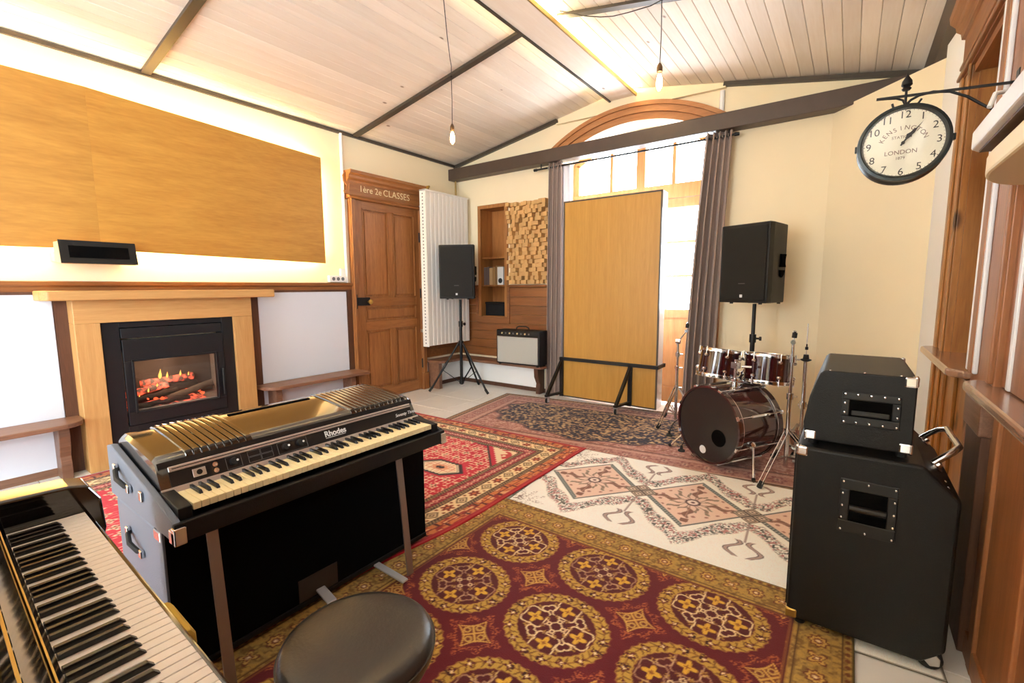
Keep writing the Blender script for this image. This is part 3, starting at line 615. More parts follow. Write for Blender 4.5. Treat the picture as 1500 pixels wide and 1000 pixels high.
# ------------------------------------------------------------------ back-left corner: wainscot, bench, niche, diffuser
wb = thing('wainscot', 'dark plank wainscot in the corner behind the loudspeaker', 'wainscot', (-3.7, BY, 0.4), **STR)
zs = np.linspace(0.40, 1.315, 9)
for k in range(8):
    z0, z1 = zs[k]+0.001, zs[k+1]-0.001
    for x0, x1 in (((LX, NX0-0.06), (NX1+0.06, -3.0)) if z1 > 0.90 else ((LX, -3.0),)):
        MB().box(x0, x1, BY-0.022, BY, z0, z1).build('plank', 'wainscot', wb, bevel=0.004)
for x0, x1 in ((LX, NX0-0.04), (NX1+0.04, -3.0)): MB().prism([(BY, 1.315), (BY-0.03, 1.315), (BY-0.045, 1.33), (BY-0.045, 1.352), (BY, 1.355)], 'X', x0, x1).build('cap_moulding', 'wainscot', wb)
for k in range(8): B(LX, LX+0.02, 4.24, BY, zs[k]+0.001, zs[k+1]-0.001).build('plank', 'wainscot', wb, bevel=0.004)
B(LX, -3.05, BY-0.014, BY, 0.05, 0.34).build('lower_panel', 'plaster_white', wb); B(LX, LX+0.014, 4.24, BY, 0.05, 0.34).build('lower_panel', 'plaster_white', wb)
tag(MB().box(LX, -2.95, BY-0.025, BY, 0, 0.05).box(LX, LX+0.025, 4.24, BY, 0, 0.05).build('baseboard_back', 'dark_wood'), 'dark baseboard under the corner bench', 'baseboard', **STR)
cb = thing('corner_bench', 'L-shaped wooden bench in the corner carrying the combo amplifier', 'bench', (-3.8, 4.75, 0))
MB().prism([(LX+0.02, 4.24), (LX+0.26, 4.24), (LX+0.30, 4.30), (LX+0.30, BY-0.29), (-2.93, BY-0.29), (-2.91, BY-0.25), (-2.91, BY-0.17), (-3.03, BY-0.17), (-3.03, BY-0.02), (LX+0.02, BY-0.02)], 'Z', 0.345, 0.378).build('seat', 'bench_wood_x', cb, bevel=0.005)
MB().box(LX+0.02, LX+0.22, 4.27, 4.33, 0, 0.345).build('end_panel', 'bench_wood', cb, bevel=0.004)
MB().prism([(BY-0.02, 0), (BY-0.13, 0), (BY-0.13, 0.08), (BY-0.12, 0.13), (BY-0.17, 0.22), (BY-0.18, 0.345), (BY-0.02, 0.345)], 'X', -3.10, -3.04).build('bracket', 'dark_wood', cb, bevel=0.004)
nc = thing('wall_niche', 'tall narrow wooden niche with shelves sunk in the end wall', 'niche', (-3.85, BY, NZ0))
f = 0.035
MB().box(NX0-f, NX0+0.012, BY-0.03, BY+0.01, NZ0-f, NZ1+f).box(NX1-0.012, NX1+f, BY-0.03, BY+0.01, NZ0-f, NZ1+f).box(NX0, NX1, BY-0.03, BY+0.01, NZ1-0.012, NZ1+f).build('frame', 'niche_wood', nc, bevel=0.003)
MB().box(NX0-0.07, NX1+0.07, BY-0.045, BY+0.01, NZ0-0.08, NZ0+0.005).box(NX0-0.07, NX0-f, BY-0.04, BY, NZ0, 1.33).box(NX1+f, NX1+0.07, BY-0.04, BY, NZ0, 1.33).build('lower_frame', 'wainscot', nc, bevel=0.003)
MB().box(NX0, NX0+0.012, BY, BY+0.235, NZ0, NZ1).box(NX1-0.012, NX1, BY, BY+0.235, NZ0, NZ1).box(NX0, NX1, BY+0.225, BY+0.238, NZ0, NZ1).box(NX0, NX1, BY, BY+0.235, NZ1-0.012, NZ1).box(NX0, NX1, BY, BY+0.235, NZ0, NZ0+0.012).build('lining', 'niche_wood', nc)
for z in (1.335, 1.70): B(NX0+0.012, NX1-0.012, BY+0.005, BY+0.225, z, z+0.02).build('shelf', 'niche_wood', nc, bevel=0.002)
bx = NX0+0.016
for k, (wd, h, m, lab) in enumerate(((0.05, 0.235, 'book_grey', 'worn grey book leaning at the shelf end'), (0.045, 0.24, 'book_grey', 'grey bound book beside the tan ones'), (0.055, 0.225, 'book_tan', 'thick tan book with plain spine'), (0.05, 0.235, 'book_kraft', 'brown kraft notebook'), (0.03, 0.25, 'book_kraft', 'kraft notebook with a spiral binding'), (0.10, 0.235, 'book_white', 'white binder with a black spot on its spine'))):
    t = thing('book', lab+' in the wall niche', 'book', (bx+wd/2, BY+0.1, 1.355), group='books in the wall niche')
    B(bx, bx+wd-0.004, BY+0.03, BY+0.19, 1.355, 1.355+h).build('cover', m, t, bevel=0.002)
    B(bx+0.004, bx+wd-0.008, BY+0.04, BY+0.186, 1.36, 1.355+h+0.001).build('pages', 'paper', t)
    if k == 4:
        for q in range(14): MB().tube(arc((bx+0.013, 1.375+q*0.0165), 0.006, 0, 2*PI, 8, 'XZ', BY+0.027), 0.0015, 5).build('spiral_ring', 'book_black', t)
    if k == 5: MB().cyl((bx+0.05, BY+0.029, 1.41), (bx+0.05, BY+0.0285, 1.41), 0.034, n=18).build('print', 'book_black', t)
    bx += wd
tt = thing('storage_box', 'black box in the bottom compartment of the wall niche', 'box', (-3.86, BY+0.1, 0.945))
B(-4.02, -3.69, BY+0.03, BY+0.2, 0.945, 1.10).build('body', 'black_plastic', tt, bevel=0.004); B(-4.025, -3.685, BY+0.025, BY+0.205, 1.10, 1.125).build('lid', 'black_plastic', tt, bevel=0.004)
df = thing('sound_diffuser', 'wall diffuser made of pale wooden blocks of uneven depth', 'diffuser', (-3.35, BY, 1.86))
DXA, DXB, DZA, DZB = -3.56, -2.985, 1.362, 2.37
B(DXA, DXB, BY-0.012, BY-0.0015, DZA, DZB).build('backing_board', 'block_wood', df)
nx, nz = 12, 20; cw = (DXB-DXA)/nx; ch = (DZB-DZA)/nz; k0 = None
for i in range(nx):
    for j in range(nz):
        d = random.choice([0.02, 0.035, 0.055, 0.075, 0.095, 0.11]); jx = random.uniform(-0.004, 0.004)
        loc = (DXA+(i+0.5)*cw+jx+3.35, -0.012, DZA+(j+0.5)*ch-1.86)
        sc = (cw*random.uniform(0.9, 1.03), d, ch*random.uniform(0.9, 1.03))
        if k0 is None:
            k0 = B(-0.5, 0.5, -1, 0, -0.5, 0.5).build('block', 'block_wood', df, local=True); k0.location = loc; k0.scale = sc
        else: inst(k0, 'block', df, loc, sc)
# combo amp on the corner bench
am = thing('combo_amp', 'small black combo guitar amplifier with silver grille on the corner bench', 'amplifier', (-3.21, 4.625, 0.379), 0.04)
B(-0.31, 0.31, -0.1, 0.09, 0.012, 0.43).build('cabinet', 'tolex', am, local=True, bevel=0.012)
B(-0.285, 0.285, -0.106, -0.098, 0.035, 0.345).build('grille_cloth', 'grille_silver', am, local=True)
MB().box(-0.29, 0.29, -0.108, -0.1, 0.343, 0.35).box(-0.29, 0.29, -0.108, -0.1, 0.03, 0.036).box(-0.29, -0.284, -0.108, -0.1, 0.03, 0.35).box(0.284, 0.29, -0.108, -0.1, 0.03, 0.35).build('piping', 'steel', am, local=True)
cp = MB().add([(-0.29, -0.104, 0.36), (0.29, -0.104, 0.36), (0.29, -0.07, 0.432), (-0.29, -0.07, 0.432), (-0.29, -0.09, 0.36), (0.29, -0.09, 0.36), (0.29, -0.05, 0.43), (-0.29, -0.05, 0.43)], [(0, 1, 2, 3), (7, 6, 5, 4), (0, 4, 5, 1), (1, 5, 6, 2), (2, 6, 7, 3), (3, 7, 4, 0)]).build('control_panel', 'black_metal', am, local=True)
for k in range(8): MB().cyl((-0.22+k*0.055, -0.088, 0.395), (-0.22+k*0.055, -0.108, 0.387), 0.010, n=10).build('knob', 'plastic_grey' if k % 2 else 'key_cream', cp, local=True)
MB().tube([(-0.09, 0.02, 0.43), (-0.085, 0.02, 0.452), (-0.05, 0.02, 0.468), (0.05, 0.02, 0.468), (0.085, 0.02, 0.452), (0.09, 0.02, 0.43)], 0.008, 8).build('handle', 'rubber', am, local=True)
for s in (-1, 1):
    for q in (-0.08, 0.07): MB().cyl((s*0.27, q, 0), (s*0.27, q, 0.013), 0.015, n=10).build('foot', 'rubber', am, local=True)
# ------------------------------------------------------------------ curtains
rod = thing('curtain_rod', 'thin dark curtain rod under the tie beam', 'curtain rod', (-2.0, 4.79, 2.70))
MB().cyl((-3.12, 4.79, 2.70), (-0.93, 4.79, 2.70), 0.010, n=10).build('rod', 'black_iron', rod)
for x in (-3.12, -0.93): MB().cyl((x-0.02, 4.79, 2.70), (x+0.02, 4.79, 2.70), 0.016, n=12).build('end_cap', 'black_iron', rod)
for x in (-3.04, -1.0): MB().cyl((x, 4.79, 2.70), (x, 4.79, 2.76), 0.007, n=8).build('hook', 'black_iron', rod)
def curtain(label, xt, xb, folds, amp, y=4.80, lining=None):
    t = thing('curtain', label, 'curtain', ((xb[0]+xb[1])/2, y, 0.02))
    nu, nv = folds*14, 26; v = []; f = []
    for j in range(nv+1):
        q = j/nv; z = 0.02+(2.745-0.02)*q; s = q**1.6
        for i in range(nu+1):
            u = i/nu; x = (xb[0]+(xb[1]-xb[0])*u)*(1-s)+(xt[0]+(xt[1]-xt[0])*u)*s
            a = amp*(0.85+0.3*math.sin(3*u+q*2)); ph = 2*PI*folds*u+0.5*math.sin(2.2*q+u*4)
            v.append((x+0.012*math.sin(2*ph)*(1-q*.3), y+a*math.sin(ph), z))
    for j in range(nv):
        for i in range(nu):
            k = j*(nu+1)+i; f.append((k, k+1, k+nu+2, k+nu+1))
    mb = MB().add(v, f, True); o = mb.build('drape', 'curtain', t); md = o.modifiers.new('solid', 'SOLIDIFY'); md.thickness = 0.004
    for i in range(folds):
        u = (i+0.25)/folds; x = xt[0]+(xt[1]-xt[0])*u
        MB().tube(arc((y, 2.70), 0.022, 0, 2*PI, 14, 'YZ', x)[:-1], 0.004, 6, close=True).build('eyelet', 'steel', t)
    if lining:
        v = []; f = []
        for j in range(nv+1):
            q = j/nv; z = 0.03+2.70*q
            for i in range(9):
                u = i/8; v.append((lining[0]+(lining[1]-lining[0])*u, y+0.045+0.02*math.sin(u*7+q*2), z))
        for j in range(nv):
            for i in range(8): k = j*9+i; f.append((k, k+1, k+10, k+9))
        MB().add(v, f, True).build('lining', 'curtain_lining', t)
    return t
curtain('taupe curtain gathered beside the wooden block diffuser', (-2.95, -2.76), (-2.975, -2.74), 4, 0.035, lining=(-2.80, -2.69))
curtain('wide taupe curtain gathered behind the drum kit', (-1.21, -0.965), (-1.335, -1.03), 5, 0.042)
# ------------------------------------------------------------------ rolling acoustic screen
sc_ = thing('rolling_screen', 'tall oak-faced acoustic screen on a black castor frame before the window', 'screen', (-2.11, 4.74, 0))
SX0, SX1, SY0, SY1, SZ0, SZ1 = -2.655, -1.55, 4.66, 4.83, 0.055, 2.265
B(SX0, SX1, SY0+0.006, SY1, SZ0, SZ1).build('core', 'shelf_white', sc_, bevel=0.003)
B(SX0+0.012, SX1-0.012, SY0, SY0+0.01, SZ0+0.012, SZ1-0.012).build('face_board', 'panel_oak', sc_)
e = 0.014
MB().box(SX0-0.002, SX0+e, SY0-0.003, SY0+0.012, SZ0, SZ1).box(SX1-e, SX1+0.002, SY0-0.003, SY0+0.012, SZ0, SZ1).box(SX0, SX1, SY0-0.003, SY0+0.012, SZ1-e, SZ1+0.002).box(SX0, SX1, SY0-0.003, SY0+0.012, SZ0, SZ0+e).build('edge_trim', 'trim_dark', sc_)
ZB = 0.50
fr = MB().box(SX0-0.03, SX1+0.005, SY0-0.03, SY0-0.003, ZB-0.018, ZB+0.018).box(SX1+0.002, SX1+0.02, SY0-0.03, SY1+0.03, ZB-0.018, ZB+0.018).box(SX0-0.03, SX1+0.02, SY1, SY1+0.03, ZB-0.018, ZB+0.018)
fr.build('cross_rail', 'black_metal', sc_)
for x in (SX0-0.005, -1.83):
    for sy, ya in ((-1, SY0-0.016), (1, SY1+0.016)):
        B(x-0.02, x+0.02, ya-0.014, ya+0.014, 0.06, ZB).build('upright', 'black_metal', sc_)
        MB().bar((x-0.05 if sy < 0 else x-0.03, ya+sy*0.24, 0.105), (x, ya, ZB-0.02), 0.03, 0.03).build('brace', 'black_metal', sc_)
        MB().bar((x-0.055, ya+sy*0.26, 0.098), (x, ya-sy*0.01, 0.098), 0.035, 0.02).build('foot_bar', 'black_metal', sc_)
        c = Vector((x-0.05, ya+sy*0.235, 0))
        MB().box(c.x-0.02, c.x+0.02, c.y-0.025, c.y+0.025, 0.075, 0.088).box(c.x-0.018, c.x-0.013, c.y-0.02, c.y+0.02, 0.025, 0.08).box(c.x+0.013, c.x+0.018, c.y-0.02, c.y+0.02, 0.025, 0.08).build('castor_fork', 'steel', sc_)
        MB().cyl((c.x-0.011, c.y, 0.042), (c.x+0.011, c.y, 0.042), 0.030, n=18).build('castor_wheel', 'rubber', sc_)

# ------------------------------------------------------------------ right wall: wooden wall cabinet
wc = thing('wall_cabinet', 'built-in knotty pine wall cabinet with niches and ledges behind the bass amplifier', 'cabinet', (0.5, 2.0, 0))
CXF = 0.44
MB().box(CXF, CXF+0.27, 3.49, 3.78, 0, 2.48).box(CXF-0.012, CXF, 3.70, 3.78, 0, 2.48).box(CXF-0.012, CXF, 3.49, 3.535, 0, 2.48).build('post', 'pine', wc, bevel=0.004)
B(CXF+0.03, CXF+0.26, 3.475, 3.492, 0.95, 2.44).build('niche_side', 'pine', wc)
B(CXF+0.25, CXF+0.28, 0.0, 3.5, 0, 2.5).build('back_board', 'pine_red', wc)
B(CXF, CXF+0.27, 2.36, 2.75, 0.0, 2.44).build('post', 'pine_red', wc, bevel=0.004)
for y0, y1, d in ((2.695, 2.745, 0.014), (2.63, 2.685, 0.02), (2.37, 2.41, 0.014)): B(CXF-d, CXF+0.01, y0, y1, 0.96, 2.44).build('moulding', 'pine_red', wc, bevel=0.006)
for y in (2.752, 2.622): B(CXF-0.016, CXF, y-0.012, y+0.012, 0.96, 2.44).build('fillet', 'shelf_white', wc, bevel=0.005)  # white strips stand for the window's reflection in the glossy wood
B(CXF+0.02, CXF+0.06, -0.6, 2.37, 0.96, 2.44).build('panel', 'pine_red', wc)
B(CXF+0.012, CXF+0.03, 2.24, 2.27, 0.96, 2.44).build('fillet', 'shelf_white', wc, bevel=0.004)  # white strip, again a window highlight put in as colour
B(CXF+0.01, CXF+0.27, -0.6, 3.5, 2.42, 2.46).build('niche_top', 'pine_h', wc)
B(CXF-0.005, CXF+0.27, -0.6, 3.78, 2.46, 2.74).build('frieze', 'pine_h', wc)
for z, d in ((2.47, 0.02), (2.53, 0.012)): B(CXF-d-0.005, CXF, -0.6, 3.785, z, z+0.022).build('frieze_moulding', 'pine_h', wc, bevel=0.006)
MB().prism([(CXF, 2.70), (CXF-0.02, 2.705), (CXF-0.025, 2.735), (CXF-0.045, 2.75), (CXF-0.05, 2.775), (CXF-0.075, 2.80), (CXF-0.08, 2.835), (CXF+0.2, 2.835), (CXF+0.2, 2.70)], 'Y', -0.6, 3.79).build('crown', 'pine_h', wc)
def ledge(y0, y1, x0, z, round_far, round_near):
    r = 0.07; pts = []
    pts += [(x0+r-r*math.sin(q), y0+r-r*math.cos(q)) for q in np.linspace(0, PI/2, 7)] if round_near else [(x0, y0)]
    pts += [(x0+r-r*math.cos(q), y1-r+r*math.sin(q)) for q in np.linspace(0, PI/2, 7)] if round_far else [(x0, y1)]
    pts += [(CXF+0.25, y1), (CXF+0.25, y0)]
    MB().prism(pts, 'Z', z-0.035, z).build('ledge', 'ledge_wood', wc, bevel=0.010)
ledge(2.73, 3.78, 0.365, 0.955, True, True); ledge(-0.6, 2.50, 0.372, 0.955, True, False)
MB().box(CXF, CXF+0.2, 2.75, 3.49, 0.03, 0.90).build('lower_panel', 'pine', wc)
for y in (3.30, 3.0): B(CXF-0.014, CXF, y-0.012, y+0.012, 0.03, 0.92).build('fillet', 'pine', wc, bevel=0.004)
m = MB().prism([(0.395, 2.20), (0.395, 2.44), (0.42, 2.47), (0.70, 2.47), (0.70, 2.20)], 'Z', 0.0, 0.80); m.build('pilaster', 'dark_wood', wc, bevel=0.004)
MB().prism([(0.385, 2.19), (0.385, 2.45), (0.415, 2.49), (0.70, 2.49), (0.70, 2.19)], 'Z', 0.80, 0.915).build('capital', 'bench_wood', wc, bevel=0.008)
B(0.42, 0.69, -0.6, 2.20, 0.0, 0.92).build('lower_panel', 'pine_red', wc)
for y in (2.1, 1.72, 1.3): B(0.408, 0.425, y-0.03, y+0.03, 0.0, 0.92).build('lower_stile', 'pine_red', wc, bevel=0.005)
B(0.41, 0.44, 0.0, 2.2, 0.0, 0.09).build('plinth', 'pine_red', wc, bevel=0.004)
MB().prism([(0.28, 0.5), (0.28, 2.09), (0.30, 2.13), (0.46, 2.13), (0.46, 0.5)], 'Z', 1.742, 1.80).build('upper_shelf', 'shelf_white', wc, bevel=0.006)
B(0.30, 0.46, 0.5, 2.10, 1.735, 1.743).build('shelf_underside', 'dark_wood', wc)
pts = [(0.30, 0.6), (0.30, 1.92)]+[(0.30+0.16*(1-math.cos(q)), 1.92+0.34*math.sin(q)) for q in np.linspace(0.1, PI/2, 10)]+[(0.46, 0.6)]
MB().prism(pts, 'Z', 1.645, 1.705).build('lower_shelf', 'box_wood', wc, bevel=0.008)
MB().tube([(0.46, 2.50, 1.99), (0.42, 2.50, 2.02), (0.38, 2.47, 2.01), (0.365, 2.45, 1.96)], 0.008, 8).build('coat_hook', 'plastic_white', wc)
# ------------------------------------------------------------------ station clock
ck = thing('station_clock', 'double-sided station clock with cream dial hanging from an iron scroll bracket', 'clock', (0.43, 2.5, 2.06))
CC = Vector((0.130, 2.5, 1.879)); CR = 0.147
MB().lathe(CC-Vector((0, 0.05, 0)), (0, 1, 0), [(0.0, CR-0.022), (-0.006, CR-0.012), (-0.004, CR-0.002), (0.012, CR), (0.03, CR-0.006), (0.05, CR-0.012), (0.07, CR-0.006), (0.088, CR), (0.104, CR-0.002), (0.106, CR-0.012), (0.10, CR-0.022)], 56, True, close=True).build('case', 'clock_rim', ck)
MB().cyl(CC-Vector((0, 0.046, 0)), CC-Vector((0, 0.044, 0)), CR-0.02, n=56).build('dial', 'clock_face', ck)
DY = CC.y-0.0468
for k in range(1, 13):
    a = PI/2-k*PI/6; p = CC+Vector((math.cos(a), 0, math.sin(a)))*(CR*0.735)
    text(str(k), 'print_black', ck, (p.x, DY, p.z-0.014), (1, 0, 0), (0, 0, 1), 0.038, 'numeral', 'CENTER', 0.0002)
w_ = 'KENSINGTON'
for k, ch in enumerate(w_):
    a = math.radians(160-k*(140/9)); r = CR*0.385; p = CC+Vector((math.cos(a)*1.12, 0, math.sin(a)*0.95))*r-Vector((0, 0, 0.004)); q = a-PI/2
    text(ch, 'print_brown', ck, (p.x, DY, p.z), (math.cos(q), 0, math.sin(q)), (-math.sin(q), 0, math.cos(q)), 0.023, 'lettering', 'CENTER', 0.0002)
text('STATION', 'print_brown', ck, (CC.x-0.005, DY, CC.z+0.018), (1, 0, 0), (0, 0, 1), 0.015, 'lettering', 'CENTER', 0.0002)
text('LONDON', 'print_brown', ck, (CC.x-0.005, DY, CC.z-0.042), (1, 0, 0), (0, 0, 1), 0.023, 'lettering', 'CENTER', 0.0002)
text('1879', 'print_brown', ck, (CC.x-0.005, DY, CC.z-0.062), (1, 0, 0), (0, 0, 1), 0.015, 'lettering', 'CENTER', 0.0002)
for k in range(60):
    a = 2*PI*k/60; r0, r1 = CR*0.82, CR*0.845
    if k == 0: tk = None
    MB().bar(CC+Vector((math.cos(a)*r0, -0.0468, math.sin(a)*r0)), CC+Vector((math.cos(a)*r1, -0.0468, math.sin(a)*r1)), 0.0012 if k % 5 else 0.003, 0.0004, (0, 1, 0)).build('minute_mark', 'print_brown', ck)
def hand(ang, L, wd, y):
    d = Vector((math.cos(ang), 0, math.sin(ang))); s = Vector((-math.sin(ang), 0, math.cos(ang))); c = Vector((CC.x, y, CC.z))
    pts = [c-d*0.012+s*wd*0.3, c-d*0.012-s*wd*0.3, c+d*L*0.25-s*wd*0.35, c+d*L*0.5-s*wd, c+d*L*0.68-s*wd*0.3, c+d*L, c+d*L*0.68+s*wd*0.3, c+d*L*0.5+s*wd, c+d*L*0.25+s*wd*0.35]
    MB().add(pts+[p+Vector((0, 0.001, 0)) for p in pts], [tuple(range(9)), tuple(range(17, 8, -1))]+[(i, (i+9), (i+1) % 9+9, (i+1) % 9) for i in range(9)]).build('hand', 'print_black', ck)
hand(math.radians(57), 0.062, 0.009, DY-0.003); hand(math.radians(52), 0.092, 0.006, DY-0.005)
MB().cyl((CC.x, DY-0.006, CC.z), (CC.x, DY, CC.z), 0.006, n=14).build('hub', 'print_black', ck)
MB().cyl(CC-Vector((0, 0.054, 0)), CC-Vector((0, 0.0535, 0)), CR-0.016, n=48).build('crystal', 'clock_glass', ck)
for s in (-1, 1): MB().box(CC.x+s*CR-0.006, CC.x+s*CR+0.008, CC.y-0.04, CC.y-0.02, CC.z-0.012, CC.z+0.012).build('clasp', 'clock_rim', ck, bevel=0.002)
yb = 2.5
MB().bar((0.036, yb, 2.076), (0.45, yb, 2.046), 0.010, 0.008).build('arm', 'black_iron', ck)
MB().cyl((0.129, yb, 2.015), (0.129, yb, 2.10), 0.0045, n=10).build('hanger', 'black_iron', ck)
MB().lathe((0.129, yb, 2.09), (0, 0, 1), [(0, 0.012), (0.006, 0.016), (0.012, 0.010), (0.02, 0.018), (0.035, 0.016), (0.055, 0.004), (0.066, 0)], 16).build('finial', 'black_iron', ck)
def scroll(path, r=0.004): MB().tube([(x, yb, z) for x, z in path], r, 7).build('scroll', 'black_iron', ck)
scroll([(0.129, 2.035), (0.12, 2.055), (0.10, 2.066), (0.07, 2.071), (0.045, 2.074)])
scroll([(0.129, 2.025), (0.118, 2.018), (0.10, 2.020), (0.092, 2.034), (0.088, 2.048)])
scroll([(0.129, 2.025), (0.14, 2.018), (0.158, 2.020), (0.168, 2.032), (0.178, 2.048)])
scroll([(0.132, 2.035), (0.145, 2.050), (0.17, 2.062), (0.21, 2.066), (0.26, 2.055), (0.31, 2.025), (0.355, 1.985), (0.38, 1.965), (0.44, 1.955)], 0.005)
B(0.436, 0.445, yb-0.02, yb+0.02, 1.92, 2.09).build('wall_plate', 'black_iron', ck, bevel=0.002)
# ------------------------------------------------------------------ loudspeakers on stands
def loudspeaker(label, x, y, z, rz):
    t = thing('loudspeaker', label, 'loudspeaker', (x, y, z), rz, group='loudspeakers on tripod stands')
    h, wf, wb_, d = 0.655, 0.215, 0.15, 0.37
    MB().prism([(-wf, -d/2), (wf, -d/2), (wf, -d/2+0.06), (wb_, d/2-0.02), (wb_-0.02, d/2), (-wb_+0.02, d/2), (-wb_, d/2-0.02), (-wf, -d/2+0.06)], 'Z', 0.008, h).build('cabinet', 'speaker_paint', t, local=True, bevel=0.008)
    B(-wf+0.016, wf-0.016, -d/2-0.012, -d/2+0.002, 0.03, h-0.022).build('grille', 'grille_black', t, local=True, bevel=0.006)
    MB().box(-0.012, 0.012, -d/2-0.0145, -d/2-0.011, 0.052, 0.076).build('badge', 'print_white', t, local=True, bevel=0.002)
    B(-0.03, 0.03, -d/2-0.0128, -d/2-0.0118, 0.165, 0.169).build('name_strip', 'plastic_grey', t, local=True)
    for s in (-1, 1):
        xm = s*(wf+wb_)/2
        MB().prism([(0.02, 0.30), (0.095, 0.30), (0.08, 0.345), (0.095, 0.405), (0.02, 0.405), (0.035, 0.345)], 'X', xm+s*0.006-0.012, xm+s*0.006+0.006).build('handle_recess', 'dark_void', t, local=True)
        MB().prism([(0.015, 0.275), (0.085, 0.275), (0.07, 0.235), (0.05, 0.215), (0.025, 0.235)], 'X', xm+s*0.008-0.012, xm+s*0.008+0.004).build('fly_point', 'dark_void', t, local=True)
    for sx, sy in ((-1, -1), (1, -1), (-1, 1), (1, 1)): MB().cyl((sx*0.13, sy*0.13, -0.004), (sx*0.13, sy*0.13, 0.010), 0.014, n=10).build('foot', 'rubber', t, local=True)
    return t
def speaker_stand(label, x, y, top, legs, zcol=0.62, rleg=0.40):
    t = thing('speaker_stand', label, 'speaker stand', (x, y, 0.0 if x < -3 else 0.0075), group='tripod speaker stands')
    MB().cyl((0, 0, 0.09), (0, 0, 0.86), 0.019, n=14).build('lower_tube', 'black_metal', t, local=True)
    MB().cyl((0, 0, 0.80), (0, 0, top), 0.0155, n=14).build('pole', 'black_metal', t, local=True)
    MB().cyl((0, 0, 0.83), (0, 0, 0.90), 0.027, n=14).build('collar', 'black_metal', t, local=True)
    MB().lathe((0.027, 0, 0.865), (1, 0.2, 0), [(0, 0.008), (0.02, 0.008), (0.022, 0.018), (0.04, 0.018), (0.042, 0)], 10).build('knob', 'rubber', t, local=True)
    MB().cyl((0, 0, zcol-0.03), (0, 0, zcol+0.03), 0.032, n=14).build('leg_collar', 'black_metal', t, local=True)
    MB().cyl((0, 0, 0.10), (0, 0, 0.15), 0.03, n=14).build('brace_collar', 'black_metal', t, local=True)
    for a in legs:
        d = Vector((math.cos(a), math.sin(a), 0))
        l = MB().cyl(d*0.03+Vector((0, 0, zcol)), d*rleg+Vector((0, 0, 0.02)), 0.0125, n=10).build('leg', 'black_metal', t, local=True)
        MB().cyl(d*(rleg-0.03)+Vector((0, 0, 0.063)), d*(rleg+0.012)+Vector((0, 0, 0.012)), 0.016, n=10).build('rubber_foot', 'rubber', l, local=True)
        MB().bar(d*0.03+Vector((0, 0, 0.125)), d*(0.03+(rleg-0.03)*0.56)+Vector((0, 0, zcol*0.455)), 0.018, 0.006).build('brace', 'black_metal', t, local=True)
    return t
speaker_stand('black tripod speaker stand in front of the white radiator', -3.965, 4.36, 1.173, [math.radians(q) for q in (4, 224, 98)])
loudspeaker('black loudspeaker on a tripod stand in front of the white radiator', -3.965, 4.36, 1.179, math.radians(30))
speaker_stand('black speaker stand pole rising behind the drum kit', -0.66, 4.46, 1.163, [math.radians(q) for q in (200, 320, 80)], rleg=0.33)
loudspeaker('black loudspeaker on a pole above the drum kit', -0.66, 4.46, 1.176, math.radians(-24))
# ------------------------------------------------------------------ bass amplifier stack
def screw(parent, p, m='chrome', r=0.0045, d=(0, -1, 0)):
    return MB().lathe(p, d, [(0, r), (0.002, r*0.8), (0.003, 0)], 9).build('screw', m, parent)
def corner_cap(parent, c, sx, sz, y, m='chrome'):
    mb = MB().box(c[0], c[0]+sx*0.036, y-0.003, y+0.03, c[1], c[1]+sz*0.036).box(c[0]-sx*0.003, c[0]+sx*0.01, y-0.003, y+0.034, c[1]-sz*0.003, c[1]+sz*0.034)
    mb.build('corner_cap', m, parent, bevel=0.006)
cb_ = thing('bass_cabinet', 'tall black bass speaker cabinet with a tilt-back bar handle and castors', 'speaker cabinet', (0.1, 2.3, 0))
CY0, CY1 = 1.99, 2.60
MB().prism([(-0.125, 0.028), (-0.125, 0.715), (0.235, 0.715), (0.335, 0.615), (0.335, 0.085), (0.275, 0.025)], 'Y', CY0, CY1).build('body', 'tolex', cb_, bevel=0.012, seg=3)
B(-0.131, -0.121, CY0+0.03, CY1-0.03, 0.06, 0.69).build('grille_cloth', 'grille_black', cb_)
hp = MB().box(0.015, 0.178, CY0-0.004, CY0+0.002, 0.425, 0.47).box(0.015, 0.178, CY0-0.004, CY0+0.002, 0.585, 0.625).box(0.015, 0.045, CY0-0.004, CY0+0.002, 0.47, 0.585).box(0.15, 0.178, CY0-0.004, CY0+0.002, 0.47, 0.585).build('handle_plate', 'black_metal', cb_, bevel=0.003)
B(0.044, 0.151, CY0-0.0015, CY0-0.0005, 0.469, 0.586).build('handle_cup', 'dark_void', hp)
MB().cyl((0.046, CY0-0.002, 0.520), (0.149, CY0-0.002, 0.520), 0.012, n=12).build('grip', 'black_metal', hp)
for x in (0.024, 0.095, 0.169):
    for z in (0.436, 0.614): screw(hp, (x, CY0-0.004, z))
for z in (0.48, 0.525, 0.57):
    for x in (0.024, 0.169): screw(hp, (x, CY0-0.004, z))
for y in (CY0, CY1-0.03):
    corner_cap(cb_, (-0.125, 0.715), 1, -1, y); corner_cap(cb_, (-0.125, 0.028), 1, 1, y, 'brass')
MB().tube([(0.272, 2.50, 0.678), (0.300, 2.50, 0.706), (0.325, 2.49, 0.728), (0.345, 2.46, 0.742), (0.345, 2.20, 0.742), (0.325, 2.17, 0.728), (0.300, 2.16, 0.706), (0.272, 2.16, 0.678)], 0.011, 10).build('bar_handle', 'chrome', cb_)
for y in (2.16, 2.50): MB().lathe((0.281, y, 0.669), (1, 0, 1), [(0, 0.024), (0.006, 0.024), (0.01, 0.014), (0.02, 0.013)], 14).build('handle_flange', 'chrome', cb_)
for y in (CY0+0.02, CY0+0.08, CY1-0.05): screw(cb_, (0.30, y, 0.651), d=(1, 0, 1))
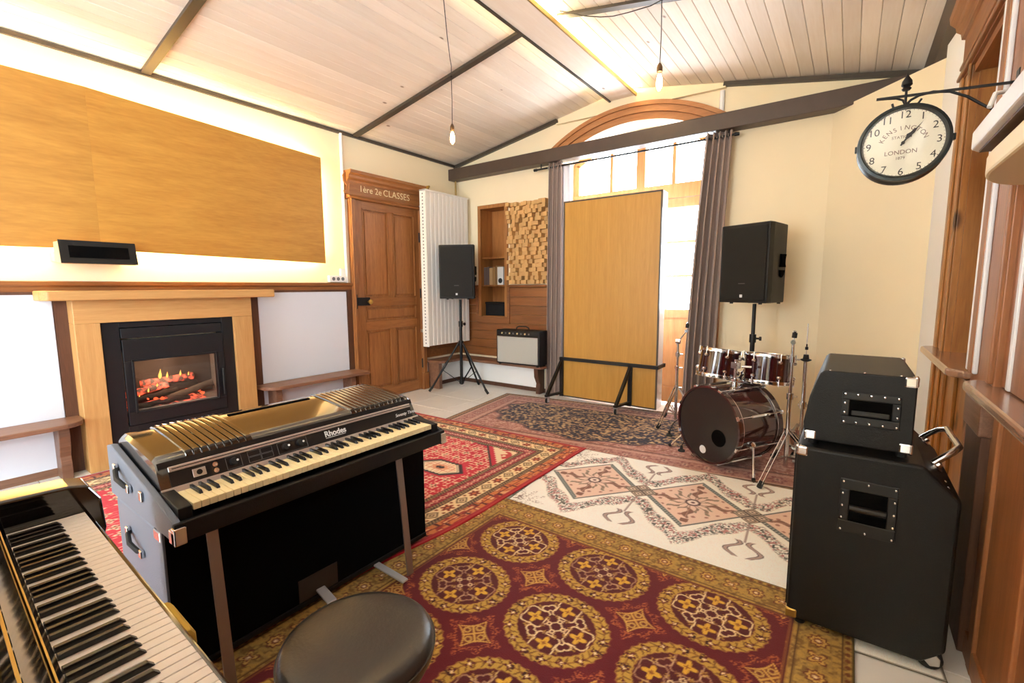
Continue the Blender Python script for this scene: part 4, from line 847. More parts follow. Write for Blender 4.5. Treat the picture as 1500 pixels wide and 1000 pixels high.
for y in (2.03, 2.55):
    MB().cyl((0.30, y-0.014, 0.036), (0.30, y+0.014, 0.036), 0.036, n=20).build('castor', 'rubber', cb_)
    MB().prism([(0.27, 0.05), (0.30, 0.02), (0.325, 0.028), (0.325, 0.055), (0.30, 0.08)], 'Y', y-0.032, y-0.016).build('castor_plate', 'steel', cb_, bevel=0.003)
for y in (2.03, 2.55): MB().cyl((-0.08, y, 0.0), (-0.08, y, 0.03), 0.018, n=12).build('foot', 'rubber', cb_)
ah = thing('bass_amp_head', 'black slant-front bass amplifier head standing on the bass cabinet', 'amplifier', (0.05, 2.3, 0.715))
HY0, HY1 = 2.02, 2.56
MB().prism([(-0.105, 0.737), (-0.112, 0.80), (-0.098, 0.90), (-0.070, 0.99), (-0.058, 1.002), (0.195, 1.002), (0.203, 0.995), (0.203, 0.737)], 'Y', HY0, HY1).build('case', 'tolex', ah, bevel=0.008, seg=3)
hp = MB().box(0.0, 0.166, HY0-0.004, HY0+0.002, 0.815, 0.845).box(0.0, 0.166, HY0-0.004, HY0+0.002, 0.905, 0.933).box(0.0, 0.024, HY0-0.004, HY0+0.002, 0.845, 0.905).box(0.142, 0.166, HY0-0.004, HY0+0.002, 0.845, 0.905).build('handle_plate', 'black_metal', ah, bevel=0.003)
B(0.023, 0.143, HY0-0.0015, HY0-0.0005, 0.844, 0.906).build('handle_cup', 'dark_void', hp)
MB().box(0.03, 0.136, HY0-0.008, HY0-0.002, 0.85, 0.868).build('grip', 'black_metal', hp, bevel=0.004)
for x in (0.01, 0.046, 0.083, 0.12, 0.157):
    for z in (0.824, 0.925): screw(hp, (x, HY0-0.004, z))
for z in (0.858, 0.892):
    for x in (0.010, 0.157): screw(hp, (x, HY0-0.004, z))
for y in (HY0, HY1-0.03):
    corner_cap(ah, (0.203, 1.002), -1, -1, y); corner_cap(ah, (0.203, 0.737), -1, 1, y); corner_cap(ah, (-0.105, 0.737), 1, 1, y)
for x in (-0.04, 0.06, 0.16):
    for y in (HY0+0.012, HY1-0.012): screw(ah, (x, y, 1.002), d=(0, 0, 1))
for x in (-0.08, 0.18):
    for y in (HY0+0.04, HY1-0.04): MB().cyl((x, y, 0.7165), (x, y, 0.74), 0.016, n=12).build('foot', 'rubber', ah)
ah.location.z += 0.0125; cb_.location.z += 0.0125

# ------------------------------------------------------------------ drum kit
def ring(mb, c, d, r, w0, w1, th, n=40):
    return mb.lathe(c, d, [(w0, r), (w0, r+th), (w1, r+th), (w1, r)], n, True, close=True)
bd = thing('bass_drum', 'dark red bass drum with black front head and round port hole', 'drum', (-0.80, 3.55, 0.0075), math.radians(60))
# local: axis along +X from the front head to the rear, y sideways
RB, DB, ZC = 0.277, 0.44, 0.297
ax = Vector((1, 0, 0))
MB().lathe((0, 0, ZC), ax, [(0.03, RB-0.003), (0.03, RB), (DB-0.03, RB), (DB-0.03, RB-0.003)], 56, True).build('shell', 'drum_red', bd, local=True)
for nm, w0, w1 in (('hoop', 0.0, 0.042), ('hoop', DB-0.042, DB)): 
    h = ring(MB(), (0, 0, ZC), ax, RB-0.002, w0, w1, 0.014, 56).build(nm, 'drum_red', bd, local=True)
for w0 in (0.044, DB-0.050): ring(MB(), (0, 0, ZC), ax, RB+0.003, w0, w0+0.006, 0.006, 56).build('rim_inlay', 'chrome', bd, local=True)
MB().lathe((0.012, 0, ZC), ax, [(-0.002, 0), (-0.002, RB-0.002), (0.004, RB-0.002)], 56, True).build('front_head', 'drum_head_black', bd, local=True)
MB().lathe((DB-0.012, 0, ZC), ax, [(0, RB-0.002), (0.002, RB-0.002), (0.002, 0)], 56, True).build('rear_head', 'drum_head_white', bd, local=True)
py, pz = -0.105, ZC-0.075
MB().cyl((0.0095, py, pz), (0.007, py, pz), 0.062, n=32).build('port_hole', 'dark_void', bd, local=True)
MB().lathe((0.0095, 0.035, ZC-0.20), (-1, 0, 0), [(0, 0.03), (0.001, 0.03), (0.001, 0)], 20).build('badge', 'print_white', bd, local=True)
for k in range(8):
    a = 2*PI*(k+0.5)/8; u = Vector((0, math.cos(a), math.sin(a))); c = Vector((0, 0, ZC))
    l = MB().bar(c+u*(RB+0.014)+ax*0.13, c+u*(RB+0.014)+ax*(DB-0.13), 0.018, 0.02, u).build('lug', 'chrome', bd, local=True, bevel=0.005)
    MB().cyl(c+u*(RB+0.018)+ax*0.0, c+u*(RB+0.018)+ax*0.13, 0.0042, n=8).build('tension_rod', 'chrome', l, local=True); MB().cyl(c+u*(RB+0.018)+ax*(DB-0.13), c+u*(RB+0.018)+ax*DB, 0.0042, n=8).build('tension_rod', 'chrome', l, local=True)
    for q in (-0.006, DB+0.004): MB().bar(c+u*(RB+0.008)+ax*q, c+u*(RB+0.024)+ax*q, 0.03, 0.014, ax).build('claw', 'chrome', l, local=True, bevel=0.003)
for s in (-1, 1):
    b0 = Vector((0.15, s*(RB*0.93), ZC-0.10)); e = Vector((0.02, s*0.40, 0.0))
    MB().lathe(b0, (0, s, 0), [(-0.01, 0.03), (0.02, 0.03), (0.03, 0.02), (0.035, 0)], 16).build('spur_bracket', 'chrome', bd, local=True)
    sp = MB().cyl(b0+Vector((0, s*0.02, 0)), e+(b0-e)*0.06, 0.009, n=10).build('spur', 'chrome', bd, local=True)
    MB().cyl(e+(b0-e)*0.10, e+Vector((0, 0, 0.011)), 0.014, 0.011, n=10).build('rubber_tip', 'rubber', sp, local=True)
hb = MB().lathe((0.2, -0.06, ZC+RB-0.006), (0, 0, 1), [(-0.004, 0.04), (0.008, 0.04), (0.012, 0.026), (0.05, 0.022), (0.055, 0.03), (0.07, 0.03)], 20).cyl((0.2, -0.06, ZC+RB+0.05), (0.2, -0.06, 0.78), 0.0125, n=12).build('tom_holder', 'chrome', bd, local=True)
MB().cyl((0.2, -0.11, 0.735), (0.24, -0.16, 0.735), 0.010, n=10).box(0.18, 0.22, -0.085, -0.035, 0.715, 0.76).build('tom_arm', 'chrome', hb, local=True)
def tom(label, c, r, d, tilt_dir, tilt):
    t = thing('tom_drum', label, 'drum', c, 0.0, group='rack toms on the bass drum')
    axv = (Vector((0, 0, 1))*math.cos(tilt)+Vector((math.cos(tilt_dir), math.sin(tilt_dir), 0))*math.sin(tilt)).normalized()
    z = Vector((0, 0, 0)); u0 = axv.orthogonal().normalized(); w0 = axv.cross(u0)
    MB().lathe(z, axv, [(-d/2, r-0.004), (-d/2, r), (d/2, r), (d/2, r-0.004)], 40).build('shell', 'drum_red', t, local=True)
    for s in (-1, 1):
        MB().lathe(z, axv, [(s*(d/2-0.018), r+0.002), (s*(d/2-0.018), r+0.010), (s*(d/2-0.012), r+0.011), (s*(d/2+0.006), r+0.009), (s*(d/2+0.010), r+0.012), (s*(d/2+0.012), r+0.004)], 40, True, close=True).build('rim', 'chrome', t, local=True)
        MB().lathe(z, axv, [(s*(d/2+0.001), r+0.002), (s*(d/2+0.003), r-0.004), (s*(d/2+0.003), 0)], 40).build('head', 'drum_head_white', t, local=True)
    for k in range(6):
        a = 2*PI*k/6+0.3; u = u0*math.cos(a)+w0*math.sin(a)
        for s in (-1, 1):
            l = MB().lathe(u*(r+0.002)+axv*(s*d*0.27), u, [(0, 0.016), (0.012, 0.015), (0.02, 0.009), (0.021, 0)], 12).build('lug', 'chrome', t, local=True)
            MB().cyl(u*(r+0.014)+axv*(s*d*0.27), u*(r+0.014)+axv*(s*(d/2+0.016)), 0.0035, n=7).build('tension_rod', 'chrome', l, local=True)
    return t
TD = math.radians(62)
tom('smaller dark red rack tom with chrome rims next to the curtain', (-0.80, 3.85, 0.725), 0.138, 0.205, TD, 0.17)
tom('larger dark red rack tom with chrome rims beside the cymbal stand', (-0.465, 3.92, 0.706), 0.160, 0.205, TD+0.3, 0.12)
def tripod(t, zc, rl, angs, zlow=0.12, m='chrome'):
    for a in angs:
        d = Vector((math.cos(a), math.sin(a), 0)); s = Vector((-math.sin(a), math.cos(a), 0))
        l = None
        mb = MB()
        for q in (-1, 1): mb.bar(d*0.02+s*q*0.012+Vector((0, 0, zc)), d*rl+s*q*0.012+Vector((0, 0, 0.03)), 0.003, 0.015)
        l = mb.build('leg', m, t, local=True)
        mb = MB()
        for q in (-1, 1): mb.bar(d*0.02+s*q*0.009+Vector((0, 0, zlow)), d*(rl*0.55)+s*q*0.009+Vector((0, 0, zc*0.5)), 0.003, 0.012)
        mb.build('brace', m, t, local=True)
        MB().cyl(d*(rl-0.02)+Vector((0, 0, 0.04)), d*(rl+0.012)+Vector((0, 0, 0.0135)), 0.017, n=10).build('rubber_foot', 'rubber', l, local=True)
def cymbal_stand(label, x, y, z1, zc, rl, angs, boom=None):
    t = thing('cymbal_stand', label, 'cymbal stand', (x, y, 0.0075), 0, group='cymbal stands of the drum kit')
    MB().cyl((0, 0, 0.05), (0, 0, 0.55), 0.0145, n=12).build('base_tube', 'chrome', t, local=True)
    MB().cyl((0, 0, 0.5), (0, 0, z1), 0.0105, n=12).build('upper_tube', 'chrome', t, local=True)
    for z in (0.55, zc, z1-0.12): MB().cyl((0, 0, z-0.02), (0, 0, z+0.02), 0.021, n=12).cyl((0.0, 0, z), (0.045, 0.01, z), 0.006, n=8).build('clamp', 'chrome', t, local=True)
    if boom:
        b = Vector(boom); c = Vector((0, 0, z1))
        MB().cyl(c-Vector((0.02, 0, 0)), c+Vector((0.02, 0, 0)), 0.02, n=12).build('tilter', 'chrome', t, local=True)
        MB().cyl(c-b*0.25, c+b, 0.007, n=10).build('boom_arm', 'chrome', t, local=True); e = c+b
    else: e = Vector((0, 0, z1))
    MB().cyl(e-Vector((0, 0.012, 0)), e+Vector((0, 0.012, 0)), 0.016, n=12).cyl(e, e+Vector((0.005, 0, 0.05)), 0.004, n=8).build('top_tilter', 'chrome', t, local=True)
    MB().cyl(e+Vector((0.003, 0, 0.03)), e+Vector((0.006, 0, 0.065)), 0.016, n=12).build('felt', 'rubber', t, local=True)
    MB().lathe(e+Vector((0.006, 0, 0.065)), (0, 0, 1), [(0, 0.006), (0.008, 0.012), (0.014, 0.006), (0.016, 0)], 10).build('wing_nut', 'chrome', t, local=True)
    tripod(t, zc, rl, angs)
cymbal_stand('chrome boom cymbal stand without a cymbal in front of the curtain', -1.28, 4.42, 0.80, 0.36, 0.25, [math.radians(q) for q in (250, 10, 130)], (0.06, 0.05, 0.10))
cymbal_stand('chrome cymbal stand with double-braced legs beside the larger tom', -0.295, 3.70, 0.93, 0.30, 0.42, [math.radians(q) for q in (256, 10, 318)])
hh = thing('hihat_stand', 'chrome hi-hat stand with a bare pull rod and no cymbals', 'hi-hat stand', (-0.225, 3.86, 0.0075), 0.0)
MB().cyl((0, 0, 0.05), (0, 0, 0.78), 0.0125, n=12).build('tube', 'chrome', hh, local=True); MB().cyl((0, 0, 0.7), (0, 0, 1.05), 0.003, n=8).build('pull_rod', 'chrome', hh, local=True)
MB().cyl((0, 0, 0.44), (0, 0, 0.49), 0.022, n=12).box(-0.03, 0.05, -0.012, 0.012, 0.455, 0.475).build('clamp', 'chrome', hh, local=True)
MB().lathe((0, 0, 0.78), (0, 0, 1), [(0, 0.014), (0.01, 0.034), (0.016, 0.034), (0.02, 0.02), (0.05, 0.016), (0.052, 0)], 16).build('cup', 'rubber', hh, local=True)
MB().lathe((0, 0, 0.865), (0, 0, 1), [(0, 0.010), (0.02, 0.010), (0.022, 0.004), (0.04, 0.005)], 10).build('clutch', 'rubber', hh, local=True)
tripod(hh, 0.32, 0.20, [math.radians(q) for q in (20, 105, 150)])
MB().prism([(0.05, 0.012), (0.05, 0.022), (0.30, 0.10), (0.30, 0.085)], 'X', -0.045, 0.045).build('pedal', 'steel', hh, local=True, bevel=0.003)
sn = thing('snare_drum', 'black snare drum standing behind the bass amplifier', 'drum', (0.035, 4.06, 0.523))
MB().lathe((0, 0, 0), (0, 0, 1), [(-0.07, 0.165), (-0.07, 0.17), (0.07, 0.17), (0.07, 0.165)], 36).build('shell', 'black_metal', sn, local=True)
for s in (-1, 1):
    ring(MB(), (0, 0, s*0.066), (0, 0, 1), 0.17, -0.012, 0.012, 0.01, 36).build('rim', 'chrome', sn, local=True)
    MB().lathe((0, 0, s*0.07), (0, 0, 1), [(0, 0.168), (s*0.002, 0.168), (s*0.002, 0)], 36).build('head', 'drum_head_white', sn, local=True)
for k in range(8): a = 2*PI*k/8; MB().bar((0.178*math.cos(a), 0.178*math.sin(a), -0.035), (0.178*math.cos(a), 0.178*math.sin(a), 0.035), 0.014, 0.018, (math.cos(a), math.sin(a), 0)).build('lug', 'chrome', sn, local=True, bevel=0.004)
for q in (30, 150, 270):
    a = math.radians(q); d = Vector((math.cos(a), math.sin(a), 0))
    MB().cyl(d*0.03+Vector((0, 0, -0.26)), d*0.25+Vector((0, 0, -0.51)), 0.008, n=8).build('stand_leg', 'chrome', sn, local=True); MB().cyl(d*0.02+Vector((0, 0, -0.2)), d*0.18+Vector((0, 0, -0.08)), 0.007, n=8).build('basket_arm', 'chrome', sn, local=True)
MB().cyl((0, 0, -0.42), (0, 0, -0.14), 0.012, n=10).build('stand_tube', 'chrome', sn, local=True)
for x, y, lab in ((-1.02, 3.72, 'small black clip microphone stand beside the bass drum head'), (-1.22, 4.05, 'small black microphone stand on the rug before the screen')):
    t = thing('floor_microphone', lab, 'microphone', (x, y, 0.006))
    MB().lathe((0, 0, 0), (0, 0, 1), [(0, 0.028), (0.012, 0.026), (0.02, 0.012), (0.045, 0.010), (0.05, 0)], 14).build('base', 'rubber', t, local=True)
    MB().tube([(0, 0, 0.04), (0.03, 0.01, 0.12), (0.08, 0.03, 0.17), (0.15, 0.06, 0.19)], 0.004, 7).build('gooseneck', 'black_metal', t, local=True)
# ------------------------------------------------------------------ electric piano
rh = thing('electric_piano', 'black stage electric piano with ribbed lid standing on its amplifier cabinet', 'piano', (-1.9, 1.03, 0))
RY0, RY1 = 0.465, 1.605
side = [(-2.20, 0.56), (-2.20, 0.745), (-2.15, 0.755), (-1.75, 0.668), (-1.60, 0.628), (-1.578, 0.615), (-1.578, 0.57), (-1.59, 0.56)]
MB().box(-2.20, -1.60, RY0+0.02, RY1-0.02, 0.56, 0.60).box(-2.20, -2.17, RY0+0.02, RY1-0.02, 0.6, 0.74).box(-1.60, -1.578, RY0, RY1, 0.56, 0.622).build('tray', 'tolex', rh, bevel=0.004)
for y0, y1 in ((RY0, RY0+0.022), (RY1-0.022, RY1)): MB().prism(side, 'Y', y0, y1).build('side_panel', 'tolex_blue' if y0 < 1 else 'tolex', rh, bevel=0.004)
for y0, y1 in ((RY0+0.022, 0.525), (1.545, RY1-0.022)): MB().prism([(-1.76, 0.6), (-1.605, 0.6), (-1.605, 0.657), (-1.76, 0.672)], 'Y', y0, y1).build('cheek_block', 'black_plastic', rh, bevel=0.003)
def keys(parent, n, first_pc, origin, along, outward, ww, wl, bl, mats, zt, wh=0.018, bh=0.011, bw=0.0115, local=False, from_top=False):
    """white keys along `along`; outward points to the player"""
    A = Vector(along); O = Vector(outward); o = Vector(origin); k = 0; pc = first_pc; wk = bk = None
    WHITE = {0, 2, 4, 5, 7, 9, 11}
    M = Matrix((A, O, Vector((0, 0, 1)))).transposed().to_4x4()
    rot = math.atan2(A.y, A.x); flip = (A.cross(O).z < 0)
    inv = MW[parent].inverted()
    for q in range(n):
        p = (first_pc+(-q if from_top else q)) % 12
        if p in WHITE:
            c = o+A*(k+0.5)*ww
            if wk is None:
                wk = MB().add(*_keybox(ww-0.0017, 0, wl, -wh, 0, flip)).build('white_key', mats[0], parent, local=True, bevel=0.0012)
                ob = wk
            else: ob = inst(wk, 'white_key', parent, (0, 0, 0))
            lc = inv @ c; ob.location = (lc.x, lc.y, zt-MW[parent].translation.z); ob.rotation_euler = (0, 0, rot); k += 1
        else:
            c = o+A*(k*ww+{1: -.0016, 3: .0016, 6: -.002, 8: 0, 10: .002}[p]*(-1 if from_top else 1))
            if bk is None:
                L = wl-bl
                v, f = _keybox(bw, 0, L, 0, bh, flip)
                v = [(x*(0.82 if z > 0 else 1), y-(0.010*(1 if y*(1 if not flip else -1) > 0.01 else 0))*(1 if not flip else -1) if z > 0 else y, z) for x, y, z in v]
                bk = MB().add(v, f).build('black_key', mats[1], parent, local=True, bevel=0.0015); ob = bk
            else: ob = inst(bk, 'black_key', parent, (0, 0, 0))
            lc = inv @ c; ob.location = (lc.x, lc.y, zt-MW[parent].translation.z); ob.rotation_euler = (0, 0, rot)
def _keybox(w_, y0, y1, z0, z1, flip):
    if flip: y0, y1 = -y1, -y0
    x0, x1 = -w_/2, w_/2
    return ([(x0, y0, z0), (x1, y0, z0), (x1, y1, z0), (x0, y1, z0), (x0, y0, z1), (x1, y0, z1), (x1, y1, z1), (x0, y1, z1)], [(0, 3, 2, 1), (4, 5, 6, 7), (0, 1, 5, 4), (1, 2, 6, 5), (2, 3, 7, 6), (3, 0, 4, 7)])
keys(rh, 73, 4, (-1.752, 0.527, 0), (0, 1, 0), (1, 0, 0), 1.016/43, 0.146, 0.055, ('key_cream', 'key_black'), 0.660, wh=0.022)
# lid
prof = [(-1.752, 0.672), (-1.792, 0.755), (-1.803, 0.766), (-1.83, 0.770), (-1.95, 0.785), (-2.08, 0.797), (-2.12, 0.795), (-2.155, 0.775), (-2.175, 0.735), (-2.175, 0.70)]
ys = []; hs = []
def ribbed(ya, yb, n):
    p = (yb-ya)/n
    for k in range(n):
        for t, h in ((0.0, 0.0), (0.07, 0.0055), (0.48, 0.0068), (0.88, 0.0055), (0.95, 0.0)): ys.append(ya+(k+t)*p); hs.append(h)
LY0, LY1 = RY0+0.026, RY1-0.026
ys += [LY0, LY0+0.012, 0.575]; hs += [-0.012, -0.001, 0.0]
ribbed(0.58, 0.80, 9); ys += [0.805, 1.225]; hs += [0.0, 0.0]; ribbed(1.23, 1.545, 12); ys += [1.55, LY1-0.012, LY1]; hs += [0.0, -0.001, -0.012]
v = []; f = []
for y, h in zip(ys, hs):
    for i, (x, z) in enumerate(prof): v.append((x, y, z+(h if 2 <= i <= 8 else (h*0.8 if i in (1, 9) and h < 0 else 0))))
n = len(prof)
for k in range(len(ys)-1):
    for i in range(n-1): f.append((k*n+i, (k+1)*n+i, (k+1)*n+i+1, k*n+i+1))
f += [tuple(range(n)), tuple((len(ys)-1)*n+i for i in range(n-1, -1, -1))]
mb = MB().add(v, [tuple(reversed(q)) for q in f], True); mb.sm[-1] = mb.sm[-2] = False
lid = mb.build('lid', 'rhodes_black', rh); 
MB().add([(-2.075, 0.83, 0.7985), (-2.058, 0.83, 0.7975), (-2.058, 1.19, 0.7975), (-2.075, 1.19, 0.7985), (-2.075, 0.83, 0.792), (-2.058, 0.83, 0.792), (-2.058, 1.19, 0.792), (-2.075, 1.19, 0.792)], [(0, 1, 2, 3), (7, 6, 5, 4), (0, 4, 5, 1), (1, 5, 6, 2), (2, 6, 7, 3), (3, 7, 4, 0)]).build('name_slot', 'dark_void', lid)
# front panel with rails
NF = Vector((0.083, 0, 0.040)).normalized(); UF = Vector((-0.040, 0, 0.083)).normalized()
P0 = Vector((-1.752, 0, 0.672))
def FP(y, u, d=0.0): return P0+Vector((0, y, 0))+UF*u+NF*d
def fbox(name, m, y0, y1, u0, u1, d0, d1, parent, bevel=0.0):
    v = [FP(y, u, d) for d in (d0, d1) for (y, u) in ((y0, u0), (y1, u0), (y1, u1), (y0, u1))]
    return MB().add(v, [(3, 2, 1, 0), (4, 5, 6, 7), (0, 1, 5, 4), (1, 2, 6, 5), (2, 3, 7, 6), (3, 0, 4, 7)]).build(name, m, parent, bevel=bevel)
FA, FB = RY0+0.055, RY1-0.05
fbox('lid_front', 'rhodes_front', LY0+0.004, LY1-0.004, 0.069, 0.090, 0.0, 0.0025, rh)
pn = fbox('control_panel', 'rhodes_front', FA, FB, -0.004, 0.060, 0.0005, 0.004, rh)
fbox('name_rail', 'aluminium', FA, FB, 0.052, 0.070, 0.003, 0.009, rh, 0.002); fbox('rail_groove', 'rhodes_front', FA+0.01, FB, 0.0595, 0.0625, 0.008, 0.0095, rh)
fbox('key_slip_rail', 'aluminium', FA-0.03, FB+0.03, -0.022, 0.002, 0.0, 0.006, rh, 0.001)
fbox('connector_plate', 'aluminium', 0.585, 0.625, 0.014, 0.042, 0.004, 0.006, pn, 0.001); MB().cyl(FP(0.605, 0.028, 0.006), FP(0.605, 0.028, 0.0075), 0.009, n=16).build('connector', 'black_metal', pn)
for u in (0.017, 0.038): MB().lathe(FP(0.655, u, 0.004), NF, [(0, 0.0085), (0.004, 0.0085), (0.004, 0.004), (0.002, 0.0038), (0.002, 0)], 14).build('jack', 'chrome', pn)
for y in (0.715, 0.905, 0.965):
    kn = MB().lathe(FP(y, 0.030, 0.004), NF, [(0, 0.015), (0.003, 0.0145), (0.012, 0.012), (0.013, 0)], 18).build('knob', 'rubber', pn)
    MB().cyl(FP(y+0.009, 0.031, 0.0165), FP(y+0.009, 0.031, 0.018), 0.0042, n=10).build('knob_dot', 'print_white', kn)
def outline(y0, y1, u0, u1, t=0.0012):
    for a in ((y0, y1, u0, u0+t), (y0, y1, u1-t, u1), (y0, y0+t, u0, u1), (y1-t, y1, u0, u1)): fbox('panel_line', 'plastic_grey', *a, 0.004, 0.0046, pn)
outline(0.69, 0.742, 0.006, 0.050); outline(0.765, 0.81, 0.030, 0.050); outline(0.812, 0.855, 0.030, 0.050); outline(0.765, 0.81, 0.008, 0.028); outline(0.812, 0.855, 0.008, 0.028); outline(0.875, 0.995, 0.006, 0.050)
text('Rhodes', 'print_white', rh, FP(1.075, 0.022, 0.0045), (0, 1, 0), UF, 0.034, bold=0.0008); fbox('logo_line', 'print_white', 1.077, 1.172, 0.0155, 0.0175, 0.004, 0.0048, pn)
text('Seventy Three', 'print_white', rh, FP(1.452, 0.020, 0.0045), (0, 1, 0), UF, 0.022, shear=0.35)
# side hardware
def side_handle(parent, x, z, y):
    MB().tube([(x-0.06, y, z+0.02), (x-0.05, y-0.012, z+0.016), (x, y-0.022, z), (x+0.05, y-0.012, z-0.018), (x+0.06, y, z-0.022)], 0.008, 8).build('side_handle', 'rubber', parent)
    for dx, dz in ((-0.065, 0.022), (0.065, -0.024)): B(x+dx-0.013, x+dx+0.013, y-0.014, y, z+dz-0.014, z+dz+0.014).build('handle_cap', 'chrome', parent, bevel=0.004)
side_handle(rh, -2.02, 0.665, RY0)
B(-1.86, -1.83, RY0-0.008, RY0, 0.625, 0.66).build('latch', 'chrome', rh, bevel=0.004)
for y, s in ((RY0, 1), (RY1, -1)):
    MB().box(-1.60, -1.572, y-s*0.004, y+s*0.03, 0.556, 0.61).box(-1.62, -1.574, y-s*0.004, y+s*0.004, 0.556, 0.60).build('corner_cap', 'chrome', rh, bevel=0.006)
for y in (0.57, 1.33):
    MB().bar((-1.60, y, 0.56), (-1.545, y, 0.02), 0.034, 0.008, (1, 0, 0)).build('leg', 'leg_steel', rh, bevel=0.002)
    MB().bar((-1.72, y-0.055, 0.035), (-1.515, y-0.055, 0.028), 0.032, 0.010).build('leg_foot', 'satin_silver', rh, bevel=0.003)
# amplifier cabinet under it
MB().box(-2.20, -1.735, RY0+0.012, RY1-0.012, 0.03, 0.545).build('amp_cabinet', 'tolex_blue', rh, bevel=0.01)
B(-1.74, -1.722, RY0+0.012, RY1-0.012, 0.05, 0.545).build('amp_front', 'cab_cloth', rh)
B(-1.745, -1.715, RY0+0.012, RY1-0.012, 0.03, 0.052).build('amp_edge', 'tolex', rh, bevel=0.004)
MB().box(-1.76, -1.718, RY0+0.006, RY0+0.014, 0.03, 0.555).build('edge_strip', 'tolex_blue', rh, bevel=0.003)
side_handle(rh, -2.0, 0.43, RY0+0.012)
for z in (0.53, 0.06): B(-1.79, -1.73, RY0+0.004, RY0+0.03, z-0.02, z+0.02).build('corner_cap', 'chrome', rh, bevel=0.006)
MB().box(-1.72, -1.717, 0.90, 1.075, 0.055, 0.15).build('pedal_plate', 'pedal_metal', rh, bevel=0.001)
MB().bar((-1.715, 0.99, 0.075), (-1.62, 0.985, 0.055), 0.04, 0.010).build('sustain_pedal', 'satin_silver', rh, bevel=0.004)
for x in (-2.15, -1.78):
    for y in (0.53, 1.54): MB().cyl((x, y, 0.02), (x, y, 0.035), 0.025, n=12).build('foot', 'rubber', rh)
rh.location.z += 0.001
# ------------------------------------------------------------------ acoustic piano in the foreground
pi_ = thing('upright_piano', 'glossy black upright piano seen from above its keyboard', 'piano', (-1.72, 0.0, 0), math.radians(-1.7))
# local frame: x along the keyboard from the treble end, y towards the player
KZ = 0.684
B(-0.01, 1.45, -0.30, 0.312, 0.58, 0.650).build('key_bed', 'piano_black', pi_, local=True, bevel=0.006)
B(0.02, 1.30, 0.299, 0.309, 0.62, 0.672).build('key_slip', 'piano_black', pi_, local=True, bevel=0.004)
for x0, x1 in ((-0.075, 0.022), (1.255, 1.35)): MB().prism([(-0.30, 0.58), (0.33, 0.58), (0.34, 0.62), (0.335, 0.71), (0.31, 0.755), (0.27, 0.765), (0.0, 0.775), (-0.30, 0.80)], 'X', x0, x1).build('cheek', 'piano_black', pi_, local=True, bevel=0.008, seg=3)
keys(pi_, 88, 0, MW[pi_] @ Vector((0.024, 0.146, 0)), MW[pi_].to_3x3() @ Vector((1, 0, 0)), MW[pi_].to_3x3() @ Vector((0, 1, 0)), 0.0235, 0.150, 0.052, ('key_white', 'key_black'), KZ, from_top=True)
for o in list(pi_.children):
    if o.name.startswith(('white_key', 'black_key')): o.rotation_euler = (0, 0, 0)
B(0.02, 1.255, 0.10, 0.142, 0.66, 0.70).build('key_strip', 'key_white', pi_, local=True)
MB().prism([(0.138, 0.69), (0.140, 0.725), (0.095, 0.80), (0.075, 0.85), (0.055, 0.84), (0.09, 0.70)], 'X', 0.022, 1.255).build('fallboard', 'piano_black', pi_, local=True, bevel=0.003)
MB().box(0.022, 1.255, 0.128, 0.1305, 0.744, 0.748).build('fallboard_hinge', 'brass', pi_, local=True); MB().box(0.022, 1.255, 0.086, 0.0895, 0.846, 0.850).build('fallboard_edge', 'brass', pi_, local=True)
B(-0.07, 1.34, -0.34, 0.04, 0.06, 1.12).build('body', 'piano_black', pi_, local=True, bevel=0.006)
B(-0.09, 1.36, -0.36, 0.06, 1.12, 1.15).build('top_lid', 'piano_black', pi_, local=True, bevel=0.006)
for x in (-0.03, 1.30): MB().prism([(0.22, 0), (0.30, 0), (0.30, 0.08), (0.27, 0.3), (0.31, 0.58), (0.20, 0.58)], 'X', x-0.03, x+0.03).build('leg', 'piano_black', pi_, local=True, bevel=0.005)
B(-0.05, 1.32, 0.0, 0.25, 0.0, 0.07).build('bottom_board', 'piano_black', pi_, local=True)
MB().prism([(0.309, 0.60), (0.325, 0.60), (0.331, 0.62), (0.330, 0.642), (0.322, 0.655), (0.309, 0.655)], 'X', 0.60, 0.735).build('felt_block', 'yellow_felt', pi_, local=True, bevel=0.008)
pi_.location.z += 0.0215
# ------------------------------------------------------------------ stool
st = thing('piano_stool', 'round stool with a padded black leather seat before the electric piano', 'stool', (-0.895, 0.605, 0.002))
SR = 0.178; ZS = 0.50
MB().lathe((0, 0, ZS), (0, 0, 1), [(-0.075, SR-0.03), (-0.07, SR-0.012), (-0.05, SR-0.002), (-0.03, SR), (-0.012, SR-0.004), (-0.004, SR-0.014), (0.0, SR-0.03), (0.004, SR-0.07), (0.006, 0)], 64).build('seat', 'leather', st, local=True)
ring(MB(), (0, 0, ZS-0.028), (0, 0, 1), SR-0.002, -0.003, 0.003, 0.005, 64).build('piping', 'leather', st, local=True)
MB().cyl((0, 0, 0.12), (0, 0, ZS-0.07), 0.022, n=16).build('column', 'chrome', st, local=True); MB().cyl((0, 0, ZS-0.09), (0, 0, ZS-0.074), 0.12, n=32).build('seat_plate', 'black_metal', st, local=True)
for k in range(4):
    a = PI/4+k*PI/2; d = Vector((math.cos(a), math.sin(a), 0))
    l = MB().tube([d*0.015+Vector((0, 0, 0.17)), d*0.09+Vector((0, 0, 0.12)), d*0.20+Vector((0, 0, 0.03))], 0.012, 8).build('leg', 'chrome', st, local=True); MB().cyl(d*0.19+Vector((0, 0, 0.04)), d*0.215+Vector((0, 0, 0.024)), 0.016, n=10).build('rubber_foot', 'rubber', l, local=True)
